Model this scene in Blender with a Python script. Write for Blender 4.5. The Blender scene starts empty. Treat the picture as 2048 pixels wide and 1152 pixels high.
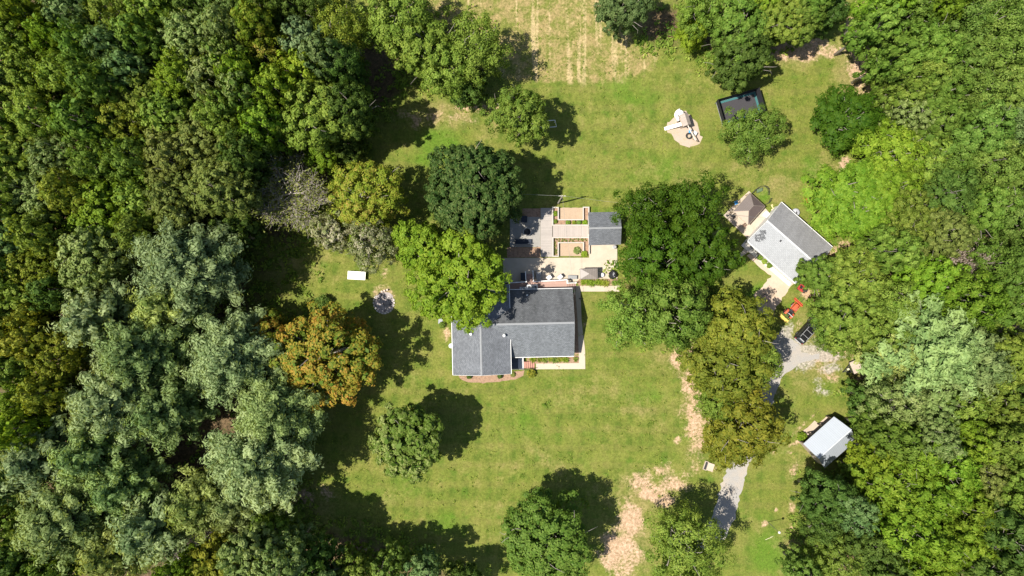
import bpy, bmesh, math, random
import numpy as np
from mathutils import Vector, Matrix, Euler

SC = bpy.context.scene
COL = SC.collection
R = math.radians

# ---------------------------------------------------------------- camera, sky, sun, exposure
CAMH = 113.78                      # drone height over the lawn
cam = bpy.data.cameras.new("camera")
cam.sensor_width = 36.0
cam.lens = 24.0
cam.clip_start = 1.0
cam.clip_end = 5000.0
camo = bpy.data.objects.new("camera", cam)
camo.location = (0, 0, CAMH)
camo.rotation_euler = (0, 0, 0)
COL.objects.link(camo)
SC.camera = camo

SUN_EL, SUN_AZ = 62.0, 193.0       # azimuth counted counter-clockwise from +x, towards the sun
world = bpy.data.worlds.new("World")
SC.world = world
world.use_nodes = True
wn = world.node_tree.nodes
sky = wn.new("ShaderNodeTexSky")
sky.sky_type = 'NISHITA'
sky.sun_disc = False
sky.dust_density = 1.0
sky.ozone_density = 0.9
sky.sun_elevation = R(SUN_EL)
sky.sun_rotation = R(90 - SUN_AZ)
world.node_tree.links.new(sky.outputs[0], wn["Background"].inputs[0])
wn["Background"].inputs[1].default_value = 0.088

sl = bpy.data.lights.new("sun", 'SUN')
sl.energy = 4.9
sl.angle = R(0.5)
sl.color = (1.0, 0.95, 0.86)
so = bpy.data.objects.new("sun", sl)
sdir = Vector((math.cos(R(SUN_AZ)) * math.cos(R(SUN_EL)), math.sin(R(SUN_AZ)) * math.cos(R(SUN_EL)), math.sin(R(SUN_EL))))
so.rotation_euler = sdir.to_track_quat('Z', 'Y').to_euler()
so.location = (-60, -20, 120)
COL.objects.link(so)

SC.view_settings.view_transform = 'Standard'
SC.view_settings.look = 'None'
SC.view_settings.exposure = 0.75
SC.view_settings.gamma = 1.0
SC.cycles.max_bounces = 6
SC.cycles.diffuse_bounces = 3
SC.cycles.transmission_bounces = 4
SC.cycles.glossy_bounces = 2


def U(px, py, z=0.0):
    """a point of the photograph (2048 x 1152) at height z -> world x, y"""
    k = (CAMH - z) / CAMH / 12.0
    return ((px - 1024) * k, (576 - py) * k)


def U3(px, py, z=0.0):
    x, y = U(px, py, z)
    return Vector((x, y, z))


# ---------------------------------------------------------------- materials
def new_mat(name):
    m = bpy.data.materials.new(name)
    m.use_nodes = True
    return m, m.node_tree.nodes, m.node_tree.links


def rgba(c):
    return (c[0], c[1], c[2], 1.0)


MATS = {}


def plain(name, col, rough=0.7, metal=0.0, var=0.12, scale=3.0, bump=0.0, spec=0.3, dirt=None, dirt_scale=0.6, dirt_amt=0.45, joint=0.0, jrot=0.0):
    """a painted / solid surface with a little uneven tone and optional dirt"""
    if name in MATS:
        return MATS[name]
    m, n, l = new_mat(name)
    b = n["Principled BSDF"]
    b.inputs["Roughness"].default_value = rough
    b.inputs["Metallic"].default_value = metal
    b.inputs["Specular IOR Level"].default_value = spec
    tc = n.new("ShaderNodeTexCoord")
    nz = n.new("ShaderNodeTexNoise")
    nz.inputs["Scale"].default_value = scale
    nz.inputs["Detail"].default_value = 6
    l.new(tc.outputs["Object"], nz.inputs["Vector"])
    mx = n.new("ShaderNodeMix")
    mx.data_type = 'RGBA'
    mx.inputs[6].default_value = rgba([c * (1 - var) for c in col])
    mx.inputs[7].default_value = rgba([min(1, c * (1 + var)) for c in col])
    l.new(nz.outputs["Fac"], mx.inputs[0])
    out = mx.outputs[2]
    if dirt is not None:
        n2 = n.new("ShaderNodeTexNoise")
        n2.inputs["Scale"].default_value = dirt_scale
        n2.inputs["Detail"].default_value = 8
        n2.inputs["Roughness"].default_value = 0.65
        l.new(tc.outputs["Object"], n2.inputs["Vector"])
        rp = n.new("ShaderNodeMapRange")
        rp.inputs[1].default_value = 0.48
        rp.inputs[2].default_value = 0.72
        rp.inputs[3].default_value = 0.0
        rp.inputs[4].default_value = dirt_amt
        l.new(n2.outputs["Fac"], rp.inputs[0])
        m2 = n.new("ShaderNodeMix")
        m2.data_type = 'RGBA'
        l.new(rp.outputs[0], m2.inputs[0])
        l.new(out, m2.inputs[6])
        m2.inputs[7].default_value = rgba(dirt)
        out = m2.outputs[2]
    l.new(out, b.inputs["Base Color"])
    if bump > 0:
        bp = n.new("ShaderNodeBump")
        bp.inputs["Strength"].default_value = bump
        bp.inputs["Distance"].default_value = 0.088
        l.new(nz.outputs["Fac"], bp.inputs["Height"])
        l.new(bp.outputs[0], b.inputs["Normal"])
    MATS[name] = m
    return m


def striped(name, col, axis, period, gap=(0.1, 0.08, 0.07), gapw=0.10, var=0.25, rough=0.75, bump=0.4, metal=0.0, stain=None, long=0.25):
    """boards, ribs or planks laid across one object axis"""
    if name in MATS:
        return MATS[name]
    m, n, l = new_mat(name)
    b = n["Principled BSDF"]
    b.inputs["Roughness"].default_value = rough
    b.inputs["Metallic"].default_value = metal
    tc = n.new("ShaderNodeTexCoord")
    sp = n.new("ShaderNodeSeparateXYZ")
    l.new(tc.outputs["Object"], sp.inputs[0])
    dv = n.new("ShaderNodeMath"); dv.operation = 'DIVIDE'
    l.new(sp.outputs[axis], dv.inputs[0]); dv.inputs[1].default_value = period
    fr = n.new("ShaderNodeMath"); fr.operation = 'FRACT'
    l.new(dv.outputs[0], fr.inputs[0])
    fl = n.new("ShaderNodeMath"); fl.operation = 'FLOOR'
    l.new(dv.outputs[0], fl.inputs[0])
    wnz = n.new("ShaderNodeTexWhiteNoise"); wnz.noise_dimensions = '1D'
    l.new(fl.outputs[0], wnz.inputs["W"])
    lt = n.new("ShaderNodeMath"); lt.operation = 'LESS_THAN'
    l.new(fr.outputs[0], lt.inputs[0]); lt.inputs[1].default_value = gapw
    nz = n.new("ShaderNodeTexNoise"); nz.inputs["Scale"].default_value = 2.2; nz.inputs["Detail"].default_value = 6
    l.new(tc.outputs["Object"], nz.inputs["Vector"])
    ad = n.new("ShaderNodeMath"); ad.operation = 'ADD'
    l.new(wnz.outputs["Value"], ad.inputs[0]); l.new(nz.outputs["Fac"], ad.inputs[1])
    hf = n.new("ShaderNodeMath"); hf.operation = 'MULTIPLY'; hf.inputs[1].default_value = 0.5
    l.new(ad.outputs[0], hf.inputs[0])
    mx = n.new("ShaderNodeMix"); mx.data_type = 'RGBA'
    mx.inputs[6].default_value = rgba([c * (1 - var) for c in col])
    mx.inputs[7].default_value = rgba([min(1, c * (1 + var)) for c in col])
    l.new(hf.outputs[0], mx.inputs[0])
    m2 = n.new("ShaderNodeMix"); m2.data_type = 'RGBA'
    l.new(lt.outputs[0], m2.inputs[0]); l.new(mx.outputs[2], m2.inputs[6]); m2.inputs[7].default_value = rgba(gap)
    l.new(m2.outputs[2], b.inputs["Base Color"])
    if bump > 0:
        bp = n.new("ShaderNodeBump"); bp.inputs["Strength"].default_value = bump; bp.inputs["Distance"].default_value = 0.03; bp.invert = True
        l.new(lt.outputs[0], bp.inputs["Height"]); l.new(bp.outputs[0], b.inputs["Normal"])
    MATS[name] = m
    return m


def shingle(name, col, axis, course=0.17, tab=0.34, var=0.20, streak=0.14, grain=0.16):
    """asphalt shingles: courses run along the eave; axis = the horizontal axis that runs up the slope"""
    if name in MATS:
        return MATS[name]
    m, n, l = new_mat(name)
    b = n["Principled BSDF"]
    b.inputs["Roughness"].default_value = 0.9
    b.inputs["Specular IOR Level"].default_value = 0.15
    tc = n.new("ShaderNodeTexCoord")
    mp = n.new("ShaderNodeMapping")
    l.new(tc.outputs["Object"], mp.inputs["Vector"])
    if axis == 0:
        mp.inputs["Rotation"].default_value = (0, 0, R(90))
    br = n.new("ShaderNodeTexBrick")
    br.inputs["Color1"].default_value = rgba([c * (1 - var) for c in col])
    br.inputs["Color2"].default_value = rgba([c * (1 + var) for c in col])
    br.inputs["Mortar"].default_value = rgba([c * 0.58 for c in col])
    br.inputs["Scale"].default_value = 1.0
    br.inputs["Brick Width"].default_value = tab
    br.inputs["Row Height"].default_value = course
    br.inputs["Mortar Size"].default_value = 0.016
    br.inputs["Bias"].default_value = 0.1
    l.new(mp.outputs[0], br.inputs["Vector"])
    nz = n.new("ShaderNodeTexNoise"); nz.inputs["Scale"].default_value = 0.45; nz.inputs["Detail"].default_value = 9; nz.inputs["Roughness"].default_value = 0.7
    mp2 = n.new("ShaderNodeMapping")
    mp2.inputs["Scale"].default_value = (0.5, 1.6, 1) if axis == 0 else (1.6, 0.5, 1)
    l.new(tc.outputs["Object"], mp2.inputs["Vector"])
    l.new(mp2.outputs[0], nz.inputs["Vector"])
    mr = n.new("ShaderNodeMapRange"); mr.inputs[1].default_value = 0.3; mr.inputs[2].default_value = 0.7
    mr.inputs[3].default_value = 1 - streak; mr.inputs[4].default_value = 1 + streak
    l.new(nz.outputs["Fac"], mr.inputs[0])
    gr = n.new("ShaderNodeTexNoise"); gr.inputs["Scale"].default_value = 9; gr.inputs["Detail"].default_value = 3
    l.new(tc.outputs["Object"], gr.inputs["Vector"])
    mr2 = n.new("ShaderNodeMapRange"); mr2.inputs[1].default_value = 0.3; mr2.inputs[2].default_value = 0.7
    mr2.inputs[3].default_value = 1 - grain; mr2.inputs[4].default_value = 1 + grain
    l.new(gr.outputs["Fac"], mr2.inputs[0])
    mm = n.new("ShaderNodeMath"); mm.operation = 'MULTIPLY'
    l.new(mr.outputs[0], mm.inputs[0]); l.new(mr2.outputs[0], mm.inputs[1])
    mx = n.new("ShaderNodeMix"); mx.data_type = 'RGBA'; mx.blend_type = 'MULTIPLY'; mx.inputs[0].default_value = 1.0
    l.new(br.outputs["Color"], mx.inputs[6]); l.new(mm.outputs[0], mx.inputs[7])
    l.new(mx.outputs[2], b.inputs["Base Color"])
    bp = n.new("ShaderNodeBump"); bp.inputs["Strength"].default_value = 0.5; bp.inputs["Distance"].default_value = 0.03
    l.new(br.outputs["Fac"], bp.inputs["Height"]); bp.invert = True
    l.new(bp.outputs[0], b.inputs["Normal"])
    MATS[name] = m
    return m


def leafmat(name, cols, trans=0.38, rough=0.6):
    """foliage: three species colours spread over clumps and leaves, thin and translucent"""
    key = "leaf_" + name
    if key in MATS:
        return MATS[key]
    m, n, l = new_mat(key)
    b = n["Principled BSDF"]
    b.inputs["Roughness"].default_value = rough
    b.inputs["Specular IOR Level"].default_value = 0.14
    at = n.new("ShaderNodeAttribute"); at.attribute_name = "tint"
    rp = n.new("ShaderNodeValToRGB")
    e = rp.color_ramp.elements
    e[0].position = 0.12; e[0].color = rgba(cols[0])
    e[1].position = 0.88; e[1].color = rgba(cols[-1])
    for i, c in enumerate(cols[1:-1]):
        k = e.new(0.12 + 0.76 * (i + 1) / (len(cols) - 1)); k.color = rgba(c)
    l.new(at.outputs["Fac"], rp.inputs[0])
    oi = n.new("ShaderNodeObjectInfo")
    hs = n.new("ShaderNodeHueSaturation")
    mh = n.new("ShaderNodeMapRange"); mh.inputs[3].default_value = 0.488; mh.inputs[4].default_value = 0.512
    l.new(oi.outputs["Random"], mh.inputs[0]); l.new(mh.outputs[0], hs.inputs["Hue"])
    fm = n.new("ShaderNodeMath"); fm.operation = 'MULTIPLY'; fm.inputs[1].default_value = 7.31
    l.new(oi.outputs["Random"], fm.inputs[0])
    ff = n.new("ShaderNodeMath"); ff.operation = 'FRACT'
    l.new(fm.outputs[0], ff.inputs[0])
    mv = n.new("ShaderNodeMapRange"); mv.inputs[3].default_value = 0.84; mv.inputs[4].default_value = 1.18
    l.new(ff.outputs[0], mv.inputs[0]); l.new(mv.outputs[0], hs.inputs["Value"])
    l.new(rp.outputs[0], hs.inputs["Color"])
    l.new(hs.outputs[0], b.inputs["Base Color"])
    tr = n.new("ShaderNodeBsdfTranslucent")
    tm = n.new("ShaderNodeMix"); tm.data_type = 'RGBA'; tm.blend_type = 'MULTIPLY'; tm.inputs[0].default_value = 1.0
    l.new(hs.outputs[0], tm.inputs[6]); tm.inputs[7].default_value = (1.5, 1.35, 0.7, 1)
    l.new(tm.outputs[2], tr.inputs["Color"])
    ms = n.new("ShaderNodeMixShader"); ms.inputs[0].default_value = trans
    l.new(b.outputs[0], ms.inputs[1]); l.new(tr.outputs[0], ms.inputs[2])
    l.new(ms.outputs[0], n["Material Output"].inputs[0])
    MATS[key] = m
    return m


# ---------------------------------------------------------------- mesh helpers
def tag(o, label=None, cat=None, group=None, kind=None):
    if label: o["label"] = label
    if cat: o["category"] = cat
    if group: o["group"] = group
    if kind: o["kind"] = kind
    return o


def thing(name, label, cat, loc=(0, 0, 0), rz=0.0, group=None):
    o = bpy.data.objects.new(name, None)
    o.empty_display_size = 0.3
    o.location = loc
    o.rotation_euler = (0, 0, rz)
    COL.objects.link(o)
    return tag(o, label, cat, group)


def child_tree(o, parent=None):
    """copy a thing, its parts and their sub-parts"""
    c = o.copy()
    COL.objects.link(c)
    if parent is not None:
        c.parent = parent
    for ch in [q for q in o.children]:
        child_tree(ch, c)
    return c


class MB:
    """collects shapes into ONE mesh"""

    def __init__(self):
        self.v = []; self.f = []

    def add(self, vs, fs):
        o = len(self.v)
        self.v += [tuple(p) for p in vs]
        self.f += [tuple(i + o for i in f) for f in fs]
        return self

    def box(self, c, s, rz=0.0, ry=0.0, rx=0.0):
        m = Euler((rx, ry, rz)).to_matrix()
        vs = []
        for z in (-.5, .5):
            for x, y in ((-.5, -.5), (.5, -.5), (.5, .5), (-.5, .5)):
                vs.append(Vector(c) + m @ Vector((x * s[0], y * s[1], z * s[2])))
        return self.add(vs, [(3, 2, 1, 0), (4, 5, 6, 7), (0, 1, 5, 4), (1, 2, 6, 5), (2, 3, 7, 6), (3, 0, 4, 7)])

    def bar(self, a, b, w, h=None):
        """a box from a to b"""
        a = Vector(a); b = Vector(b); h = h or w
        d = (b - a); L = d.length
        if L < 1e-6: return self
        d.normalize()
        up = Vector((0, 0, 1)) if abs(d.z) < 0.95 else Vector((1, 0, 0))
        s = d.cross(up).normalized(); u = s.cross(d).normalized()
        vs = []
        for p in (a, b):
            for i, j in ((-1, -1), (1, -1), (1, 1), (-1, 1)):
                vs.append(p + s * (i * w / 2) + u * (j * h / 2))
        return self.add(vs, [(3, 2, 1, 0), (4, 5, 6, 7), (0, 1, 5, 4), (1, 2, 6, 5), (2, 3, 7, 6), (3, 0, 4, 7)])

    def tube(self, pts, rad, seg=8, cap=True):
        pts = [Vector(p) for p in pts]
        if not isinstance(rad, (list, tuple)):
            rad = [rad] * len(pts)
        rings = []
        for i, p in enumerate(pts):
            d = (pts[min(i + 1, len(pts) - 1)] - pts[max(i - 1, 0)]).normalized()
            up = Vector((0, 0, 1)) if abs(d.z) < 0.9 else Vector((1, 0, 0))
            s = d.cross(up).normalized(); u = s.cross(d)
            rings.append([p + (s * math.cos(2 * math.pi * k / seg) + u * math.sin(2 * math.pi * k / seg)) * rad[i] for k in range(seg)])
        vs = [q for r in rings for q in r]; fs = []
        for i in range(len(rings) - 1):
            for k in range(seg):
                a = i * seg + k; b2 = i * seg + (k + 1) % seg
                fs.append((a, b2, b2 + seg, a + seg))
        if cap:
            fs.append(tuple(reversed(range(seg)))); fs.append(tuple(range((len(rings) - 1) * seg, len(rings) * seg)))
        return self.add(vs, fs)

    def prism(self, poly, z0, z1):
        n = len(poly)
        a = sum(poly[i][0] * poly[(i + 1) % n][1] - poly[(i + 1) % n][0] * poly[i][1] for i in range(n))
        if a < 0: poly = list(reversed(poly))
        vs = [(p[0], p[1], z0) for p in poly] + [(p[0], p[1], z1) for p in poly]
        fs = [tuple(reversed(range(n))), tuple(range(n, 2 * n))]
        for i in range(n):
            j = (i + 1) % n
            fs.append((i, j, j + n, i + n))
        return self.add(vs, fs)

    def slab(self, pts, t):
        """a thick polygon: pts on top, t below along z"""
        n = len(pts)
        vs = [tuple(p) for p in pts] + [(p[0], p[1], p[2] - t) for p in pts]
        fs = [tuple(range(n)), tuple(reversed(range(n, 2 * n)))]
        for i in range(n):
            j = (i + 1) % n
            fs.append((j, i, i + n, j + n))
        return self.add(vs, fs)

    def lathe(self, prof, c=(0, 0, 0), seg=20):
        """prof: list of (radius, z)"""
        vs = []; fs = []
        for r_, z in prof:
            for k in range(seg):
                a = 2 * math.pi * k / seg
                vs.append((c[0] + r_ * math.cos(a), c[1] + r_ * math.sin(a), c[2] + z))
        for i in range(len(prof) - 1):
            for k in range(seg):
                a = i * seg + k; b = i * seg + (k + 1) % seg
                fs.append((a, b, b + seg, a + seg))
        return self.add(vs, fs)

    def torus(self, c, r1, r2, seg=24, ring=8, m=None):
        vs = []; fs = []
        for i in range(seg):
            a = 2 * math.pi * i / seg
            for k in range(ring):
                b = 2 * math.pi * k / ring
                p = Vector(((r1 + r2 * math.cos(b)) * math.cos(a), (r1 + r2 * math.cos(b)) * math.sin(a), r2 * math.sin(b)))
                if m is not None: p = m @ p
                vs.append(p + Vector(c))
        for i in range(seg):
            for k in range(ring):
                a = i * ring + k; b = i * ring + (k + 1) % ring
                a2 = ((i + 1) % seg) * ring + k; b2 = ((i + 1) % seg) * ring + (k + 1) % ring
                fs.append((a, a2, b2, b))
        return self.add(vs, fs)

    def loft(self, secs, close=True):
        """secs: equally long rings of points"""
        n = len(secs[0]); vs = [p for s in secs for p in s]; fs = []
        for i in range(len(secs) - 1):
            for k in range(n):
                a = i * n + k; b = i * n + (k + 1) % n
                fs.append((a, b, b + n, a + n))
        if close:
            fs.append(tuple(reversed(range(n)))); fs.append(tuple(range((len(secs) - 1) * n, len(secs) * n)))
        return self.add(vs, fs)

    def build(self, name, mat, parent=None, smooth=False, bevel=0.0, label=None):
        me = bpy.data.meshes.new(name)
        me.from_pydata([tuple(p) for p in self.v], [], self.f)
        bm = bmesh.new(); bm.from_mesh(me)
        bmesh.ops.recalc_face_normals(bm, faces=bm.faces[:])
        if bevel > 0:
            es = [e for e in bm.edges if len(e.link_faces) == 2 and e.calc_face_angle(0) > 0.5]
            bmesh.ops.bevel(bm, geom=es, offset=bevel, segments=2, affect='EDGES', profile=0.6)
        bm.to_mesh(me); bm.free()
        if smooth:
            me.polygons.foreach_set("use_smooth", [True] * len(me.polygons))
        me.materials.append(mat)
        o = bpy.data.objects.new(name, me)
        COL.objects.link(o)
        if parent is not None: o.parent = parent
        if label: o["label"] = label
        return o


def np_mesh(name, V, F, mat, tint=None):
    """V (n,3), F (m,4) quads -> mesh with a per-face tint"""
    me = bpy.data.meshes.new(name)
    nv, nf = len(V), len(F)
    me.vertices.add(nv); me.vertices.foreach_set("co", V.astype(np.float32).ravel())
    me.loops.add(nf * 4); me.loops.foreach_set("vertex_index", F.astype(np.int32).ravel())
    me.polygons.add(nf)
    me.polygons.foreach_set("loop_start", np.arange(0, nf * 4, 4, dtype=np.int32))
    me.polygons.foreach_set("loop_total", np.full(nf, 4, dtype=np.int32))
    if tint is not None:
        a = me.attributes.new("tint", 'FLOAT', 'FACE')
        a.data.foreach_set("value", tint.astype(np.float32))
    me.update(calc_edges=True)
    me.materials.append(mat)
    return me


# ---------------------------------------------------------------- the ground
def smooth_ell(X, Y, lst):
    out = np.zeros_like(X)
    for e in lst:
        cx, cy, rx, ry = e[:4]
        st = e[4] if len(e) > 4 else 1.0
        an = R(e[5]) if len(e) > 5 else 0.0
        dx, dy = X - cx, Y - cy
        u = (dx * math.cos(an) + dy * math.sin(an)) / rx
        v = (-dx * math.sin(an) + dy * math.cos(an)) / ry
        out = np.maximum(out, st * np.clip(1.35 - np.sqrt(u * u + v * v), 0, 1))
    return out


fine_x = np.arange(-92, 92.01, 0.5)
fine_y = np.arange(-54, 54.01, 0.5)
far = np.array([100, 115, 140, 180, 260, 400, 700, 1200, 2200])
gx = np.concatenate([-far[::-1], fine_x, far])
gy = np.concatenate([-(far[::-1] - 40), fine_y, far - 40])
GX, GY = np.meshgrid(gx, gy)
PX, PY = 1024 + GX * 12, 576 - GY * 12
SOIL = [(1240, 1105, 48, 55), (1390, 725, 30, 60, .85), (1392, 830, 30, 110, .78), (1330, 960, 60, 40, .5), (1255, 1070, 40, 90, .6), (1600, 104, 100, 20, .9), (1722, 110, 28, 95, 1.0), (880, 232, 100, 18, .55), (1262, 1040, 30, 40), (1300, 985, 38, 24), (1340, 968, 30, 22), (1332, 1002, 28, 18), (1275, 965, 30, 26, .8), (1310, 950, 50, 30, .6),
        (1375, 778, 17, 26), (1384, 830, 13, 26), (1355, 880, 8, 10), (1380, 862, 13, 22), (1412, 880, 10, 8), (1358, 722, 18, 32, .9),
        (1385, 760, 14, 20), (1590, 93, 55, 13, .9), (1640, 85, 30, 12, .9), (1697, 55, 8, 30), (1715, 120, 14, 40, .8), (1742, 170, 14, 40), (1765, 215, 12, 28),
        (1690, 330, 12, 25), (1695, 505, 48, 22), (1672, 520, 26, 22), (1682, 695, 26, 16), (1735, 762, 34, 14), (1700, 668, 20, 16, .9), (1655, 715, 40, 12, .7),
        (768, 598, 26, 30, .95), (612, 995, 22, 24, .8), (590, 1010, 25, 20, .7), (650, 990, 20, 20, .6), (1530, 1046, 9, 8), (1553, 1020, 3, 5, .9), (1525, 620, 30, 30, .7),
        (770, 548, 12, 14, .75), (1315, 250, 3, 3, .1), (1635, 705, 18, 14, .8), (1640, 740, 16, 16, .5), (1170, 650, 5, 7, .8), (1430, 935, 16, 14, .6),
        (893, 668, 8, 30, .7), (1630, 712, 40, 18, .75), (1600, 660, 14, 30, .6), (1660, 745, 30, 30, .6), (1545, 905, 10, 30, .4), (1400, 690, 16, 20), (1622, 585, 24, 30, .75), (1600, 880, 30, 6, .7, -30), (1575, 905, 18, 5, .6), (1606, 850, 40, 5, .6, -42),
        (1583, 1040, 8, 60, .6), (1590, 950, 10, 40, .6), (830, 245, 16, 22, .7), (808, 290, 9, 8, .7), (945, 215, 90, 9, .6)]
HAY = [(1010, 40, 270, 100), (1180, 110, 130, 60), (1270, 115, 32, 34), (1100, 140, 100, 26)]
DRYL = [(1180, 125, 80, 40, 1.0), (1275, 118, 24, 30, 1.0), (1210, 40, 60, 70, .8), (900, 225, 110, 34, .9), (1000, 250, 60, 30, .6), (1560, 110, 110, 30, .75), (1700, 130, 40, 110, .8),
        (1580, 365, 60, 40, .6), (1540, 330, 120, 20, .5), (1420, 350, 120, 30, .45), (1270, 990, 70, 60, .8), (1390, 830, 36, 120, .8), (1640, 720, 90, 50, .85), (1610, 660, 30, 60, .8),
        (1600, 900, 40, 60, .55), (1580, 1080, 30, 80, .5), (1270, 1100, 70, 80, .7), (600, 530, 60, 60, .5), (640, 1000, 60, 40, .7), (1540, 850, 40, 60, .45), (1100, 930, 160, 30, .35),
        (560, 620, 50, 20, .3), (920, 720, 40, 60, .25), (1190, 800, 120, 30, .35), (1260, 820, 120, 12, .5), (1330, 720, 40, 40, .55)]
LUSH = [(880, 290, 60, 35, .9), (860, 320, 50, 25, .8), (1500, 600, 14, 60, .9, 40), (1340, 330, 90, 40, .4), (1280, 190, 80, 40, .5), (1530, 390, 16, 22, 1.0), (1630, 340, 25, 40, .8, -30),
        (1590, 610, 30, 12, .9, -48), (1545, 600, 20, 14, .5), (1540, 1120, 60, 50, .8), (1090, 300, 60, 30, .4), (890, 1050, 40, 30, .6), (800, 980, 80, 40, .45), (850, 620, 40, 60, .6),
        (1000, 850, 120, 60, .45), (1080, 780, 160, 40, .4), (1290, 790, 90, 20, .5), (1660, 790, 30, 30, .5), (1585, 870, 16, 14, .7), (1560, 700, 20, 14, .4)]
LITTER = [(-60, 300, 560, 560), (240, 700, 330, 600), (240, 1000, 330, 330), (540, 180, 190, 230), (640, 330, 70, 60), (430, 930, 170, 260), (640, 1130, 210, 80), (760, 1180, 260, 60, .9),
          (760, 130, 60, 110, .9), (880, 100, 110, 90, .7), (1330, 50, 70, 60, .8), (1470, 60, 120, 80, .9), (1620, 10, 90, 45, .8), (2120, 190, 320, 240), (1950, 500, 260, 260), (1900, 800, 200, 200),
          (1950, 1020, 300, 190), (1700, 1060, 110, 110), (1760, 600, 130, 120), (1330, 560, 100, 140, .8), (1470, 700, 90, 110, .75), (1480, 840, 70, 60, .6), (560, 430, 90, 90, .7), (500, 700, 70, 100, .9),
          (950, 390, 70, 60, .5), (930, 550, 90, 90, .5), (640, 720, 90, 60, .5)]
GRAV = [(1590, 700, 44, 30), (1642, 712, 46, 18, .9), (1655, 738, 40, 14, .75), (1572, 664, 22, 26, .8), (1610, 728, 40, 18, .85), (1620, 690, 26, 26, .6), (1690, 712, 40, 12, .6), (1640, 765, 16, 34, .6), (1660, 785, 40, 8, .55), (1540, 790, 30, 40, .5), (1460, 960, 30, 120, .35)]
attrs = {"grav": smooth_ell(PX, PY, GRAV), "soil": smooth_ell(PX, PY, SOIL), "hay": smooth_ell(PX, PY, HAY), "dry": smooth_ell(PX, PY, DRYL), "lush": smooth_ell(PX, PY, LUSH), "litter": smooth_ell(PX, PY, LITTER)}
# the lawn is not dead flat: shallow swells
GZ = 0.05 * np.sin(GX * 0.21 + 1.0) * np.cos(GY * 0.17) + 0.04 * np.sin(GX * 0.07 - GY * 0.11) - 0.12
flat = np.clip(smooth_ell(PX, PY, [(1040, 600, 200, 190, 2), (1530, 500, 190, 140, 2), (1580, 640, 60, 60, 2), (1658, 884, 90, 80, 2), (1372, 255, 60, 60, 2), (1480, 215, 60, 40, 2), (713, 555, 40, 30, 2), (768, 604, 50, 50, 2),
                                   (1098, 248, 40, 30, 2), (1480, 950, 110, 200, 2), (1590, 720, 80, 80, 2), (1420, 935, 40, 40, 2)]), 0, 1)
GZ = GZ * (1 - flat)
GZ[np.abs(GX) > 95] = -0.12
ny, nx = GX.shape
gv = np.stack([GX.ravel(), GY.ravel(), GZ.ravel()], 1)
ii = np.arange(nx * ny).reshape(ny, nx)
gf = np.stack([ii[:-1, :-1].ravel(), ii[:-1, 1:].ravel(), ii[1:, 1:].ravel(), ii[1:, :-1].ravel()], 1)


def ground_h(x, y):
    i = int(np.clip(np.searchsorted(gx, x), 1, nx - 1)); j = int(np.clip(np.searchsorted(gy, y), 1, ny - 1))
    return float(GZ[j, i])


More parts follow.
